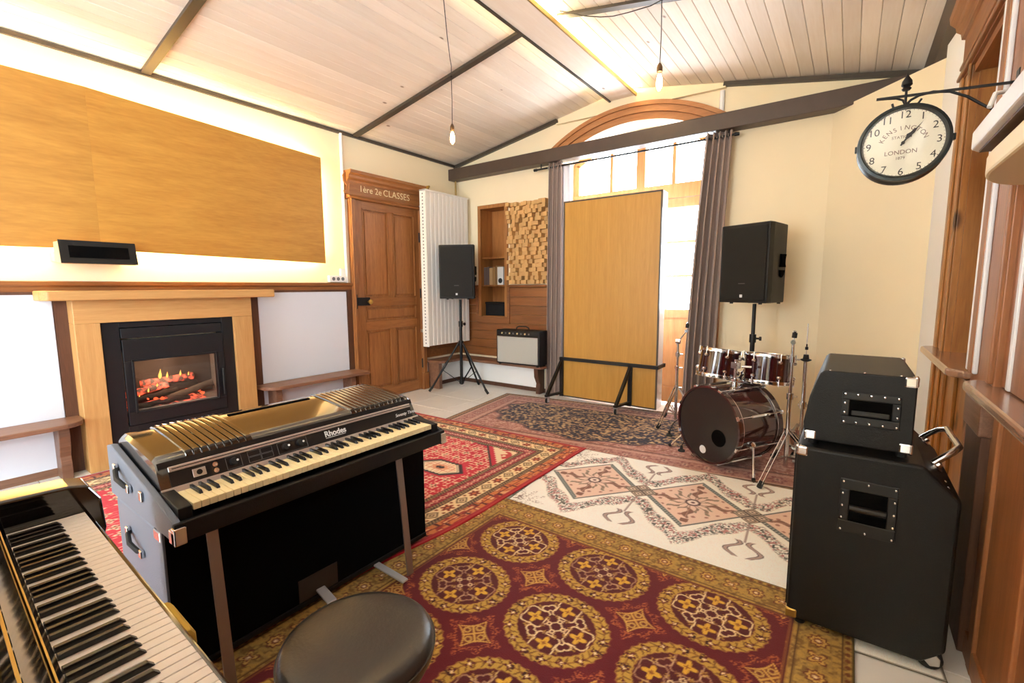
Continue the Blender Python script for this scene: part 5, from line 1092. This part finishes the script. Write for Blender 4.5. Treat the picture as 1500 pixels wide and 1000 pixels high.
# ------------------------------------------------------------------ pendant bulbs
def pendant(label, p, zb, path):
    t = thing('pendant_bulb', label, 'lamp', p, 0, group='bare pendant bulbs')
    P = Vector(p)
    MB().tube([P+Vector((0, 0, 0.0)), P+Vector((0.004, 0, (zb+0.11-p[2])*0.5)), Vector((p[0], p[1], zb+0.10))], 0.0032, 6).build('cord', 'wire', t)
    MB().lathe((p[0], p[1], zb+0.055), (0, 0, 1), [(0, 0.019), (0.03, 0.019), (0.045, 0.014), (0.055, 0.008), (0.06, 0.004)], 16).build('socket', 'socket_bronze', t)
    MB().lathe((p[0], p[1], zb-0.075), (0, 0, 1), [(0, 0.002), (0.004, 0.014), (0.016, 0.023), (0.035, 0.0265), (0.07, 0.024), (0.105, 0.018), (0.13, 0.014)], 20).build('bulb', 'bulb_glass', t)
    MB().lathe((p[0], p[1], zb-0.06), (0, 0, 1), [(0, 0.004), (0.012, 0.016), (0.035, 0.021), (0.07, 0.018), (0.10, 0.010)], 14).build('filament', 'filament', t)
    MB().tube(path, 0.0035, 6).build('supply_cable', 'wire', t)
    MB().lathe((p[0], p[1], p[2]-0.005), (0, 0, 1), [(0, 0.005), (0.004, 0.011), (0.012, 0.011), (0.014, 0.0)], 12).build('hook', 'black_iron', t)
b1 = (-3.035, 3.27, zceil(-3.035)-0.018); b2 = (-1.135, 3.27, zceil(-1.135)-0.018)
def cp_(x, y, d=0.012): return (x, y, zceil(x)-d)
pendant('bare bulb on a long cord hanging near the radiator side of the room', b1, 2.69, [b1, cp_(-2.93, 3.16, 0.012), cp_(-2.86, 3.07, 0.02), cp_(-2.68, 2.849, 0.012), cp_(-2.445, 2.572, 0.01), cp_(-2.25, 2.34, 0.01)])
pendant('bare bulb on a cord hanging in front of the arched window', b2, 2.70, [b2, (-1.20, 3.25, 3.182), (-1.34, 3.21, 3.168), (-1.45, 3.2, 3.175), (-1.54, 3.2, 3.199), (-1.65, 3.2, 3.24), (-1.757, 3.2, 3.291), (-1.86, 3.18, 3.335)])

# ------------------------------------------------------------------ rugs (woven pattern as a colour attribute on the pile)
def vnoise(u, v, s, seed):
    r = np.random.RandomState(seed); g = r.rand(128, 128); x = u/s; y = v/s
    xi = np.floor(x).astype(int); yi = np.floor(y).astype(int); fx = x-xi; fy = y-yi; fx = fx*fx*(3-2*fx); fy = fy*fy*(3-2*fy)
    a = g[xi % 128, yi % 128]; b = g[(xi+1) % 128, yi % 128]; c = g[xi % 128, (yi+1) % 128]; d = g[(xi+1) % 128, (yi+1) % 128]
    return (a*(1-fx)+b*fx)*(1-fy)+(c*(1-fx)+d*fx)*fy
def sst(x, a, b): t = np.clip((x-a)/(b-a), 0, 1); return t*t*(3-2*t)
def below(x, a, e=0.003): return 1-sst(x, a-e, a+e)
def between(x, a, b, e=0.003): return sst(x, a-e, a+e)*(1-sst(x, b-e, b+e))
def put(col, m, c): m = m[..., None]; return col*(1-m)+np.array(c, float)*m
def cell(s, p): k = np.floor(s/p); return s-(k+0.5)*p, k
def scrolls(u, v, s, seed):
    a = vnoise(u, v, s*1.6, seed)*7; return np.abs(np.sin(u/s*1.9+2.0*np.sin(v/s+a)+a))*0.5+np.abs(np.cos(v/s*1.9+2.0*np.sin(u/s*0.9-a)))*0.5
def flower(dx, dy, r, n=4, k=0.35, ph=0.0):
    rr = np.hypot(dx, dy); t = np.arctan2(dy, dx); return rr/(r*(1-k+k*np.cos(n*(t+ph))))
def border_coords(u, v, W, H):
    du, dv = np.minimum(u, W-u), np.minimum(v, H-v); horiz = dv < du
    return np.minimum(du, dv), np.where(horiz, u, v), du, dv
def rug_medallion(u, v, W, H):
    d, s, du, dv = border_coords(u, v, W, H)
    burg, gold, olive, cream = (96, 22, 30), (188, 150, 66), (158, 126, 66), (232, 206, 156)
    col = np.empty(u.shape+(3,)); col[:] = burg
    x, i = cell(u-0.215, 0.472); y, j = cell((H-v)-0.145, 0.425)
    rho = np.hypot(x/0.214, y/0.196); th = np.arctan2(y/0.196, x/0.214)
    jag = 0.035*np.abs(np.sin(th*17+rho*9)); odd = ((i+j) % 2 == 0)
    col = put(col, between(rho, 0.74-jag*0.8, 1.0-jag, 0.02), gold)
    leaf = np.sin(th*34+np.where(rho > 0.87, 1, -1)*rho*26)
    col = put(col, between(rho, 0.75, 0.98, 0.02)*sst(leaf, 0.55, 0.85), (120, 82, 34))
    col = put(col, between(rho, 0.86, 0.885, 0.008), (140, 96, 40))
    tt = (th*8/PI) % 1.0-0.5; fx = tt*PI/8*0.87*0.2; fy = (rho-0.87)*0.2
    f1 = flower(fx, fy, 0.020, 4); col = put(col, below(f1, 1, 0.15), (88, 24, 24)); col = put(col, below(f1, 0.45, 0.15), cream)
    tb = (th*2/PI) % 1.0-0.5; col = put(col, between(rho, 0.78, 0.98, 0.02)*below(np.abs(np.abs(tb)-0.42), 0.016, 0.008)*(np.abs(np.sin(rho*70)) > 0.4), (60, 24, 22))
    inn = below(rho, 0.72, 0.02); col = put(col, inn*0.75, (78, 24, 24))
    xr, yr = (x+y)*0.7071, (x-y)*0.7071; ax, ay = np.abs(xr), np.abs(yr)
    f2 = flower(ax-0.072, ay-0.066, 0.036, 4, 0.3, PI/4); col = put(col, inn*below(f2, 1, 0.12), (214, 166, 58)); col = put(col, inn*below(f2, 0.3, 0.12), (140, 84, 34))
    for (qx, qy, r) in ((0.118, 0.034, 0.017), (0.036, 0.108, 0.017), (0.05, 0.02, 0.012), (0.02, 0.05, 0.012)):
        f3 = flower(ax-qx, ay-qy, r, 5, 0.3); col = put(col, inn*below(f3, 1, 0.2), (170, 128, 60)); col = put(col, inn*below(f3, 0.4, 0.2), (90, 40, 28))
    sc = cream
    k = np.where(odd, 1.0, 0.55)
    lob = np.abs(np.hypot(ax-0.072, ay-0.066)-0.052-0.008*np.cos(4*np.arctan2(ay-0.066, ax-0.072)))
    col = put(col, inn*k*below(lob, 0.0034, 0.0022)*(ax+ay > 0.07), sc)
    for (qx, qy) in ((0.105, 0.012), (0.012, 0.098)):
        col = put(col, inn*k*below(np.abs(np.hypot(ax-qx, ay-qy)-0.017), 0.003, 0.002), sc)
    cr = np.minimum(np.abs(ax-0.022), np.abs(ay-0.022)); col = put(col, inn*k*below(cr, 0.003, 0.002)*(np.maximum(ax, ay) < 0.045), sc)
    sq = np.maximum(np.abs(ax-0.022), np.abs(ay-0.022)); col = put(col, below(sq, 0.010, 0.002), sc); col = put(col, below(sq, 0.005, 0.002), (90, 40, 30))
    # squares in the gaps
    x2, _ = cell(u-0.215-0.236, 0.472); y2, _ = cell((H-v)-0.145-0.2125, 0.425); x2, y2 = (x2+y2)*0.7071, (x2-y2)*0.7071; ax2, ay2 = np.abs(x2), np.abs(y2); m2 = np.maximum(ax2, ay2)
    out = (rho > 1.02)
    scal = 0.092+0.012*np.cos(8*np.arctan2(y2, x2)); rim = between(m2+0.15*np.minimum(ax2, ay2), 0.066, scal, 0.004)*out
    col = put(col, rim*0.85*below(np.abs(scrolls(u, v, 0.012, 5)-0.5), 0.16, 0.08), (176, 100, 52))
    qq = np.minimum(ax2, ay2)/(m2+1e-6); star = below(m2-0.014*qq*qq, 0.044, 0.003); col = put(col, star*out, (110, 50, 30)); 
    col = put(col, star*out*below(np.abs(m2-0.014*qq*qq-0.040), 0.004, 0.002), (206, 160, 78)); col = put(col, star*out*below(np.minimum(ax2, ay2), 0.004, 0.002), (206, 160, 78))
    ld = np.abs(np.hypot(ax2-0.024, ay2-0.024)-0.012); col = put(col, star*out*below(ld, 0.0035, 0.002), (196, 156, 80))
    # field edge and border
    col = put(col, below(d, 0.205, 0.003), (150, 100, 44)); col = put(col, between(d, 0.192, 0.20, 0.002), (90, 30, 28))
    bm = below(d, 0.190, 0.003); col = put(col, bm, olive)
    nz = vnoise(u, v, 0.009, 9)*0.6+vnoise(u, v, 0.02, 10)*0.4; col = put(col, bm*sst(nz, 0.5, 0.62)*0.55, (196, 154, 68)); col = put(col, bm*sst(1-nz, 0.56, 0.66)*0.55, (104, 70, 30))
    bs, bk = cell(s, 0.098); bd_ = d-0.108; oddb = (bk % 2 == 0)
    fA = flower(bs, bd_, 0.040, 4, 0.30, PI/4); fB = flower(bs, bd_, 0.036, 8, 0.12)
    fm = np.where(oddb, fA, fB); mask = bm*between(d, 0.055, 0.165, 0.003)
    col = put(col, mask*below(fm, 1.0, 0.10), (96, 40, 26)); col = put(col, mask*below(fm, 0.80, 0.1), np.array((206, 164, 84))); col = put(col, mask*below(fm, 0.48, 0.1), (110, 50, 30)); col = put(col, mask*below(fm, 0.26, 0.1), cream)
    for a in (0.034, 0.174): col = put(col, below(np.abs(d-a), 0.0035, 0.002), (92, 60, 28))
    b2, _ = cell(s, 0.035); col = put(col, below(np.hypot(b2, d-0.019)/0.009, 1, 0.2), (110, 60, 30))
    col = put(col, below(d, 0.008, 0.002), (96, 78, 34))
    return col
def rug_red(u, v, W, H):
    d, s, du, dv = border_coords(u, v, W, H)
    red, cream, dark, maroon = (196, 34, 56), (240, 218, 182), (52, 36, 34), (142, 36, 50)
    col = np.empty(u.shape+(3,)); col[:] = red
    # field
    nzs = vnoise(u, v, 0.02, 21)
    x, i = cell(u-W/2+0.31, 0.62); y, j = cell(v-0.96, 0.66)
    jg = 0.016*(np.abs(((np.abs(y)+np.abs(x))/0.036) % 1-0.5)*2)
    xs_, _ = cell(u, 0.115); ys_, _ = cell(v, 0.115); fs = flower(xs_, ys_, 0.040, 4, 0.3)
    col = put(col, below(fs, 1.0, 0.1), (238, 206, 170)); col = put(col, below(fs, 0.62, 0.1), (60, 34, 36)); col = put(col, below(fs, 0.36, 0.1), (222, 150, 110))
    st = np.abs(((u+v)/0.07) % 1-0.5)+np.abs(((u-v)/0.07) % 1-0.5); col = put(col, below(np.abs(st-0.5), 0.05, 0.03)*(nzs > 0.45), (236, 200, 170))
    md = np.abs(x)*0.62+np.abs(y)*1.0-jg
    md = np.maximum(np.abs(y)*1.15, (np.abs(x)+np.abs(y))*0.62)-jg*0.9
    col = put(col, below(md, 0.150, 0.004), red); col = put(col, below(md, 0.128, 0.004), dark); col = put(col, below(md, 0.100, 0.004), cream)
    rr = np.abs(((x+y)/0.05) % 1-0.5)+np.abs(((x-y)/0.05) % 1-0.5); col = put(col, below(md, 0.085, 0.004)*below(np.abs(rr-0.5), 0.09, 0.04), (206, 110, 90)); col = put(col, below(md, 0.034, 0.004), (226, 150, 110)); col = put(col, below(md, 0.016, 0.003), dark)
    # cut corners of the field
    hx, hy = np.abs(u-W/2), np.abs(v-H/2); dia = (hx-(W/2-0.40))+(hy-(H/2-0.40))*0.9
    e = dia+0.30; corner = sst(e, -0.004, 0.004)
    z1 = np.abs(((u-v)/0.06) % 1-0.5)*2
    col = put(col, corner, red); col = put(col, corner*sst(e-0.05-0.02*z1, -0.003, 0.003), cream)
    col = put(col, corner*sst(e-0.12, -0.003, 0.003)*sst(vnoise(u, v, 0.026, 33), 0.5, 0.58), (196, 60, 60)); col = put(col, below(np.abs(e), 0.010, 0.003), dark)
    # borders from the field outwards
    def zig(p, a, b): q = np.abs((s/p) % 1-0.5)*2; return below(np.abs((d-a)/(b-a)-q), 0.28, 0.1)
    for a, b in ((0.360, 0.395), (0.255, 0.290), (0.118, 0.150)):
        m = between(d, a, b); col = put(col, m, dark); col = put(col, m*zig(0.022, a, b)*0.75, (196, 160, 110))
    m = between(d, 0.290, 0.360); col = put(col, m, maroon); bs, bk = cell(s, 0.062); f = np.abs(bs)/0.024+np.abs(d-0.325)/0.022
    col = put(col, m*below(f, 1, 0.1), (232, 170, 150)); col = put(col, m*below(f, 0.45, 0.1), maroon); f = np.abs(np.abs(bs)-0.031)/0.006+np.abs(d-0.325)/0.02; col = put(col, m*below(f, 1, 0.2), (220, 190, 160))
    m = between(d, 0.150, 0.255); col = put(col, m, (240, 216, 168)); bs, bk = cell(s, 0.118); f = flower(bs, (d-0.2025)*1.1, 0.046, 6, 0.22); od = (bk % 2 == 0)
    col = put(col, m*below(f, 1, 0.08)*od, (150, 52, 34)); col = put(col, m*below(f, 0.62, 0.08)*od, (70, 30, 28)); col = put(col, m*below(f, 0.4, 0.08)*od, (206, 110, 70))
    f = np.abs(bs)/0.05+np.abs(d-0.2025)/0.042; col = put(col, m*between(f, 0.72, 1.0, 0.06)*(~od), (96, 66, 42)); col = put(col, m*below(f, 0.45, 0.08)*(~od), (110, 74, 44)); col = put(col, m*below(f, 0.2, 0.08)*(~od), cream)
    f = np.hypot(np.abs(bs)-0.059, np.abs(d-0.2025)-0.03)/0.010; col = put(col, m*below(f, 1, 0.2), (150, 84, 50))
    for a in (0.152, 0.253): col = put(col, below(np.abs(d-a), 0.003, 0.0015), (80, 54, 40))
    m = between(d, 0.036, 0.118); col = put(col, m, (206, 124, 66)); bs, bk = cell(s+0.02*np.sign(d-0.077), 0.15); n2 = vnoise(s*0.6, d*1.2, 0.022, 41)
    col = put(col, m*sst(n2, 0.48, 0.56), (150, 46, 40)); col = put(col, m*sst(n2, 0.68, 0.74), (226, 170, 120)); col = put(col, m*below(np.abs(bs), 0.008, 0.003), (84, 34, 34)); col = put(col, m*below(np.abs(d-0.077), 0.004, 0.002), (110, 40, 36))
    col = put(col, below(d, 0.036), (160, 26, 34)); col = put(col, between(d, 0.014, 0.020, 0.002), (206, 84, 74))
    return col
def rug_cream(u, v, W, H):
    d, s, du, dv = border_coords(u, v, W, H)
    base, pink, grey, brown = (246, 242, 232), (228, 202, 184), (98, 104, 102), (116, 78, 66)
    col = np.empty(u.shape+(3,)); col[:] = base
    n1 = vnoise(u, v, 0.011, 51); n0 = vnoise(u, v, 0.005, 52); col = col*(0.97+0.05*n0[..., None])
    x, i = cell(u-0.10, 0.64); y = v-0.915
    e = (np.abs(x)/0.31+np.abs(y)/0.335)
    # garlands around the diamonds
    g = np.abs(x)/0.30+np.abs(y)/0.34; band = below(np.abs(g-1.38-0.06*np.sin(x*30)), 0.19, 0.06)*(np.abs(y) > 0.10)
    lf = scrolls(u, v, 0.014, 55)
    col = put(col, band*below(np.abs(lf-0.42), 0.13, 0.05)*0.85, (112, 108, 98)); col = put(col, band*sst(n1, 0.60, 0.72)*0.8, (166, 98, 96)); col = put(col, band*sst(1-n1, 0.62, 0.74)*0.85, (66, 64, 60))
    # lyre shapes between the diamonds
    x3, _ = cell(u-0.10-0.32, 0.64); yy = np.abs(y)-0.40; w0 = 0.05+0.03*np.sin(yy*38+0.6); lm = (u > 0.3); ly = lm*below(np.abs(np.abs(x3)-w0), 0.011, 0.003)*below(np.abs(yy), 0.085, 0.006)
    col = put(col, ly, (176, 150, 140)); col = put(col, lm*below(np.abs(np.abs(np.abs(x3)-w0)-0.011), 0.003, 0.002)*below(np.abs(yy), 0.085, 0.006), (96, 84, 84))
    col = put(col, lm*below(np.abs(x3), 0.006, 0.003)*between(np.abs(y), 0.11, 0.33, 0.004)*0.8, (150, 130, 124))
    # diamonds
    col = put(col, below(e, 1.0, 0.008), pink); hat = np.abs(np.sin((u*0.8+v)*420)); col = put(col, below(e, 0.97, 0.008)*sst(hat, 0.8, 1.0)*0.35, (206, 140, 116))
    thick = (x*y > 0); wdt = np.where(thick, 0.12, 0.035)
    rim = between(e, 1.0-wdt*0.9, 1.02, 0.012); col = put(col, rim, np.array(grey)*0.9); pe, _ = cell((x-y*np.sign(x*y+1e-9)), 0.03); col = put(col, rim*below(np.abs(pe), 0.006, 0.003)*thick*0.7*between(e, 0.92, 0.99, 0.01), (206, 206, 200))
    # stylised plant in each diamond
    inn = below(e, 0.84, 0.02); r = np.hypot(x, y*0.95); th = np.arctan2(y, x)
    for k in range(16):
        a = k*PI/8; ca, sa = math.cos(a), math.sin(a); R_, L_, w0_ = ((0.150, 0.070, 0.020) if k % 4 == 0 else (0.135, 0.040, 0.013) if k % 4 == 2 else (0.105, 0.034, 0.009))
        p_, q_ = x*ca+y*sa-R_, -x*sa+y*ca; lfm = below(np.hypot(p_/L_, (q_+0.012*np.sin(p_*60))/w0_), 1, 0.12)
        col = put(col, inn*lfm*(0.85 if k % 4 == 0 else 0.8), (112, 70, 58) if k % 4 == 0 else (120, 104, 86)); col = put(col, inn*lfm*below(np.abs(q_), 0.003, 0.002)*0.6, (206, 160, 140))
        col = put(col, inn*below(np.abs(q_+0.006*np.sin(p_*50)), 0.0032, 0.002)*between(p_+R_, 0.045, R_, 0.004)*0.7, (130, 92, 80))
        p2, q2 = x*math.cos(a+0.2)+y*math.sin(a+0.2)-0.19, -x*math.sin(a+0.2)+y*math.cos(a+0.2); col = put(col, inn*below(np.hypot(p2, q2)/0.012, 1, 0.2)*0.8, (150, 96, 84))
    oc = np.maximum(np.maximum(np.abs(x), np.abs(y)), (np.abs(x)+np.abs(y))*0.72); col = put(col, inn*between(oc, 0.030, 0.045, 0.003), (92, 66, 64)); col = put(col, below(oc, 0.030, 0.003), (232, 214, 200)); col = put(col, below(oc, 0.012, 0.003), (110, 80, 76))
    for (qx, qy) in ((0.235, 0.0), (0.0, 0.25)):
        bx_ = np.maximum(np.abs(np.abs(x)-qx), np.abs(np.abs(y)-qy)); col = put(col, below(bx_, 0.022, 0.003)*(e < 0.86), (132, 90, 76))
    # four small squares joining diamonds
    rx, ry = (x3+y)*0.7071, (x3-y)*0.7071; mq = np.maximum(np.abs(rx), np.abs(ry)); jn = below(mq, 0.075, 0.002)*(u > 0.2)
    col = put(col, jn, (226, 204, 180)); ar, br = np.abs(np.abs(rx)-0.0375), np.abs(np.abs(ry)-0.0375); q = np.maximum(ar, br)
    for a in (0.033, 0.020): col = put(col, jn*below(np.abs(q-a), 0.0042, 0.002), (82, 70, 66))
    col = put(col, jn*below(np.hypot(ar, br), 0.008, 0.003), (82, 70, 66))
    # corner tufts and border strip
    for (cu, cv) in ((0.15, 0.42), (0.15, 1.30)):
        f = flower(u-cu, (v-cv), 0.14, 9, 0.35); col = put(col, below(f, 1, 0.1)*below(np.abs(lf-0.42), 0.10, 0.05)*0.8, (110, 92, 80)); col = put(col, below(np.hypot(u-cu+0.03, v-cv), 0.03)*sst(n1, 0.4, 0.55)*0.8, (110, 92, 80))
    m = below(u, 0.075); col = put(col, m, (150, 146, 126)); col = put(col, m*sst(vnoise(u, v, 0.012, 61), 0.48, 0.58)*0.8, (88, 86, 74)); col = put(col, below(np.abs(u-0.075), 0.004), (92, 88, 78)); col = put(col, below(np.minimum(dv, du), 0.006), (96, 92, 80))
    return col
def rug_blue(u, v, W, H):
    d, s, du, dv = border_coords(u, v, W, H)
    navy, tan, rose = (26, 26, 54), (176, 146, 112), (176, 122, 112)
    col = np.empty(u.shape+(3,)); col[:] = rose
    n1 = vnoise(u, v, 0.016, 71)*0.6+vnoise(u, v, 0.035, 72)*0.4; sc = scrolls(u, v, 0.020, 73)
    col = put(col, sst(n1, 0.52, 0.62)*0.7, (212, 176, 156)); col = put(col, below(np.abs(sc-0.45), 0.07, 0.04)*0.7, (126, 72, 70)); col = put(col, sst(1-n1, 0.64, 0.72)*0.6, (134, 84, 60))
    x, y = (u-1.40)/1.08, (v-0.98)/0.62; th = np.arctan2(y, x); r = np.hypot(x, y)*(1+0.045*np.cos(th*14)+0.03*np.cos(th*6))
    ov = below(r, 1.0, 0.012); col = put(col, ov, navy)
    pet = vnoise(u, v, 0.020, 75)*0.7+scrolls(u, v, 0.03, 79)*0.3; col = put(col, ov*sst(pet, 0.54, 0.62)*0.9, (156, 124, 92)); col = put(col, ov*sst(pet, 0.66, 0.74), (196, 166, 126)); col = put(col, ov*below(np.abs(scrolls(u, v, 0.026, 76)-0.4), 0.05, 0.03)*0.7, (150, 96, 60)); col = put(col, ov*sst(1-pet, 0.58, 0.70)*0.9, (22, 22, 46))
    col = put(col, below(np.abs(r-1.0), 0.02, 0.012)*0.8, (90, 60, 64)); col = put(col, below(np.abs(r-0.42), 0.02, 0.012)*0.8, tan)
    m = below(d, 0.30); col = put(col, m*0.6, (186, 136, 124)); bs, bk = cell(s, 0.15); f = flower(bs, d-0.17, 0.062, 6, 0.25); col = put(col, m*between(f, 0.72, 1.0, 0.08)*0.8, (126, 66, 70)); col = put(col, m*below(f, 0.45, 0.1)*0.8, (214, 180, 160)); col = put(col, m*below(f, 0.2, 0.1), (90, 50, 60))
    col = put(col, m*below(np.abs(scrolls(u, v, 0.013, 78)-0.45), 0.06, 0.04)*0.5, (116, 70, 66))
    for a, c in ((0.30, (100, 66, 60)), (0.255, (206, 170, 150)), (0.085, (206, 170, 150)), (0.07, (92, 58, 52))): col = put(col, below(np.abs(d-a), 0.008, 0.003), c)
    m = below(d, 0.062); col = put(col, m, (120, 92, 66)); bs, _ = cell(s, 0.05); col = put(col, m*below(np.hypot(bs, d-0.036)/0.017, 1, 0.2), (186, 150, 110)); col = put(col, m*below(np.hypot(bs, d-0.036)/0.008, 1, 0.2), (110, 50, 40)); col = put(col, below(d, 0.012), (74, 60, 44))
    return col
def srgb2lin(c):
    c = np.clip(c/255.0, 0, 1); return np.where(c <= 0.04045, c/12.92, ((c+0.055)/1.055)**2.4)
def rug(label, corner, W, H, rz, z, res, fn, wave=0.0, gain=1.0, thick=0.003, edge=None):
    nu, nv = int(W/res), int(H/res); U, V = np.meshgrid(np.linspace(0, W, nu+1), np.linspace(0, H, nv+1), indexing='ij')
    col = srgb2lin(fn(U, V, W, H))*gain
    Z = z+thick+0.0004*(vnoise(U, V, 0.02, 3)-0.5)
    ed = np.minimum(np.minimum(U, W-U), np.minimum(V, H-V)); Z = Z-0.4*thick*(1-sst(ed, 0, 0.012)) + wave*(1-sst(ed, 0, 0.10))*np.clip(np.sin(V*9.0+1.5*np.sin(V*3.1)), 0, 1)
    UU, VV = U + (wave*0.6*np.sin(V*7.0)*sst(U, W-0.3, W) if wave else 0), V
    if edge: UU, VV = edge(UU, VV, W, H)
    top = np.stack([UU, VV, Z], -1).reshape(-1, 3); n = len(top)
    idx = np.arange(n).reshape(nu+1, nv+1)
    quads = np.stack([idx[:-1, :-1], idx[1:, :-1], idx[1:, 1:], idx[:-1, 1:]], -1).reshape(-1, 4)
    loop = np.concatenate([idx[:, 0], idx[-1, 1:], idx[-2::-1, -1], idx[0, -2:0:-1]])
    low = top[loop].copy(); low[:, 2] = z; li = n+np.arange(len(loop)); nx_ = np.roll(np.arange(len(loop)), -1)
    sk = np.stack([loop, li, li[nx_], loop[nx_]], -1)
    verts = np.concatenate([top, low]); faces = np.concatenate([quads, sk])
    me = bpy.data.meshes.new('rug'); me.vertices.add(len(verts)); me.vertices.foreach_set('co', verts.astype(np.float32).ravel())
    me.loops.add(faces.size); me.loops.foreach_set('vertex_index', faces.astype(np.int32).ravel())
    me.polygons.add(len(faces)); me.polygons.foreach_set('loop_start', np.arange(0, faces.size, 4, dtype=np.int32))
    me.update(calc_edges=True); me.polygons.foreach_set('use_smooth', np.ones(len(faces), bool))
    ca = me.color_attributes.new('Col', 'FLOAT_COLOR', 'POINT'); c4 = np.ones((len(verts), 4), np.float32); c4[:n, :3] = col.reshape(-1, 3); c4[n:, :3] = col.reshape(-1, 3)[loop]
    ca.data.foreach_set('color', c4.ravel()); me.materials.append(MATS['rug_pile'])
    o = bpy.data.objects.new('rug', me); COL.objects.link(o); o.location = (corner[0], corner[1], 0); o.rotation_euler = (0, 0, rz)
    tag(o, label, 'rug', 'oriental rugs laid over the tile floor'); return o
rug('faded blue and rose oriental rug lying under the drum kit', (-3.20, 2.98), 3.35, 1.62, math.radians(7.5), 0.001, 0.0075, rug_blue)
rug('cream rug with a row of pink diamonds', (-1.70, 1.86), 2.05, 1.45, math.radians(3.5), 0.0047, 0.0055, rug_cream, gain=1.12)
rug('burgundy rug covered in round gold medallions', (-1.765, -0.75), 1.86, 2.975, 0.0, 0.0084, 0.005, rug_medallion)
rug('red oriental rug with cream flower border under the electric piano', (-4.29, -0.30), 2.63, 3.56, 0.0, 0.0121, 0.007, rug_red, wave=0.005,
    edge=lambda u, v, W, H: (u-0.085*(1-sst(v, 1.3, 2.3))*sst(u, 0.8, W), v+0.06*(u/W)*sst(v, 1.0, H)))
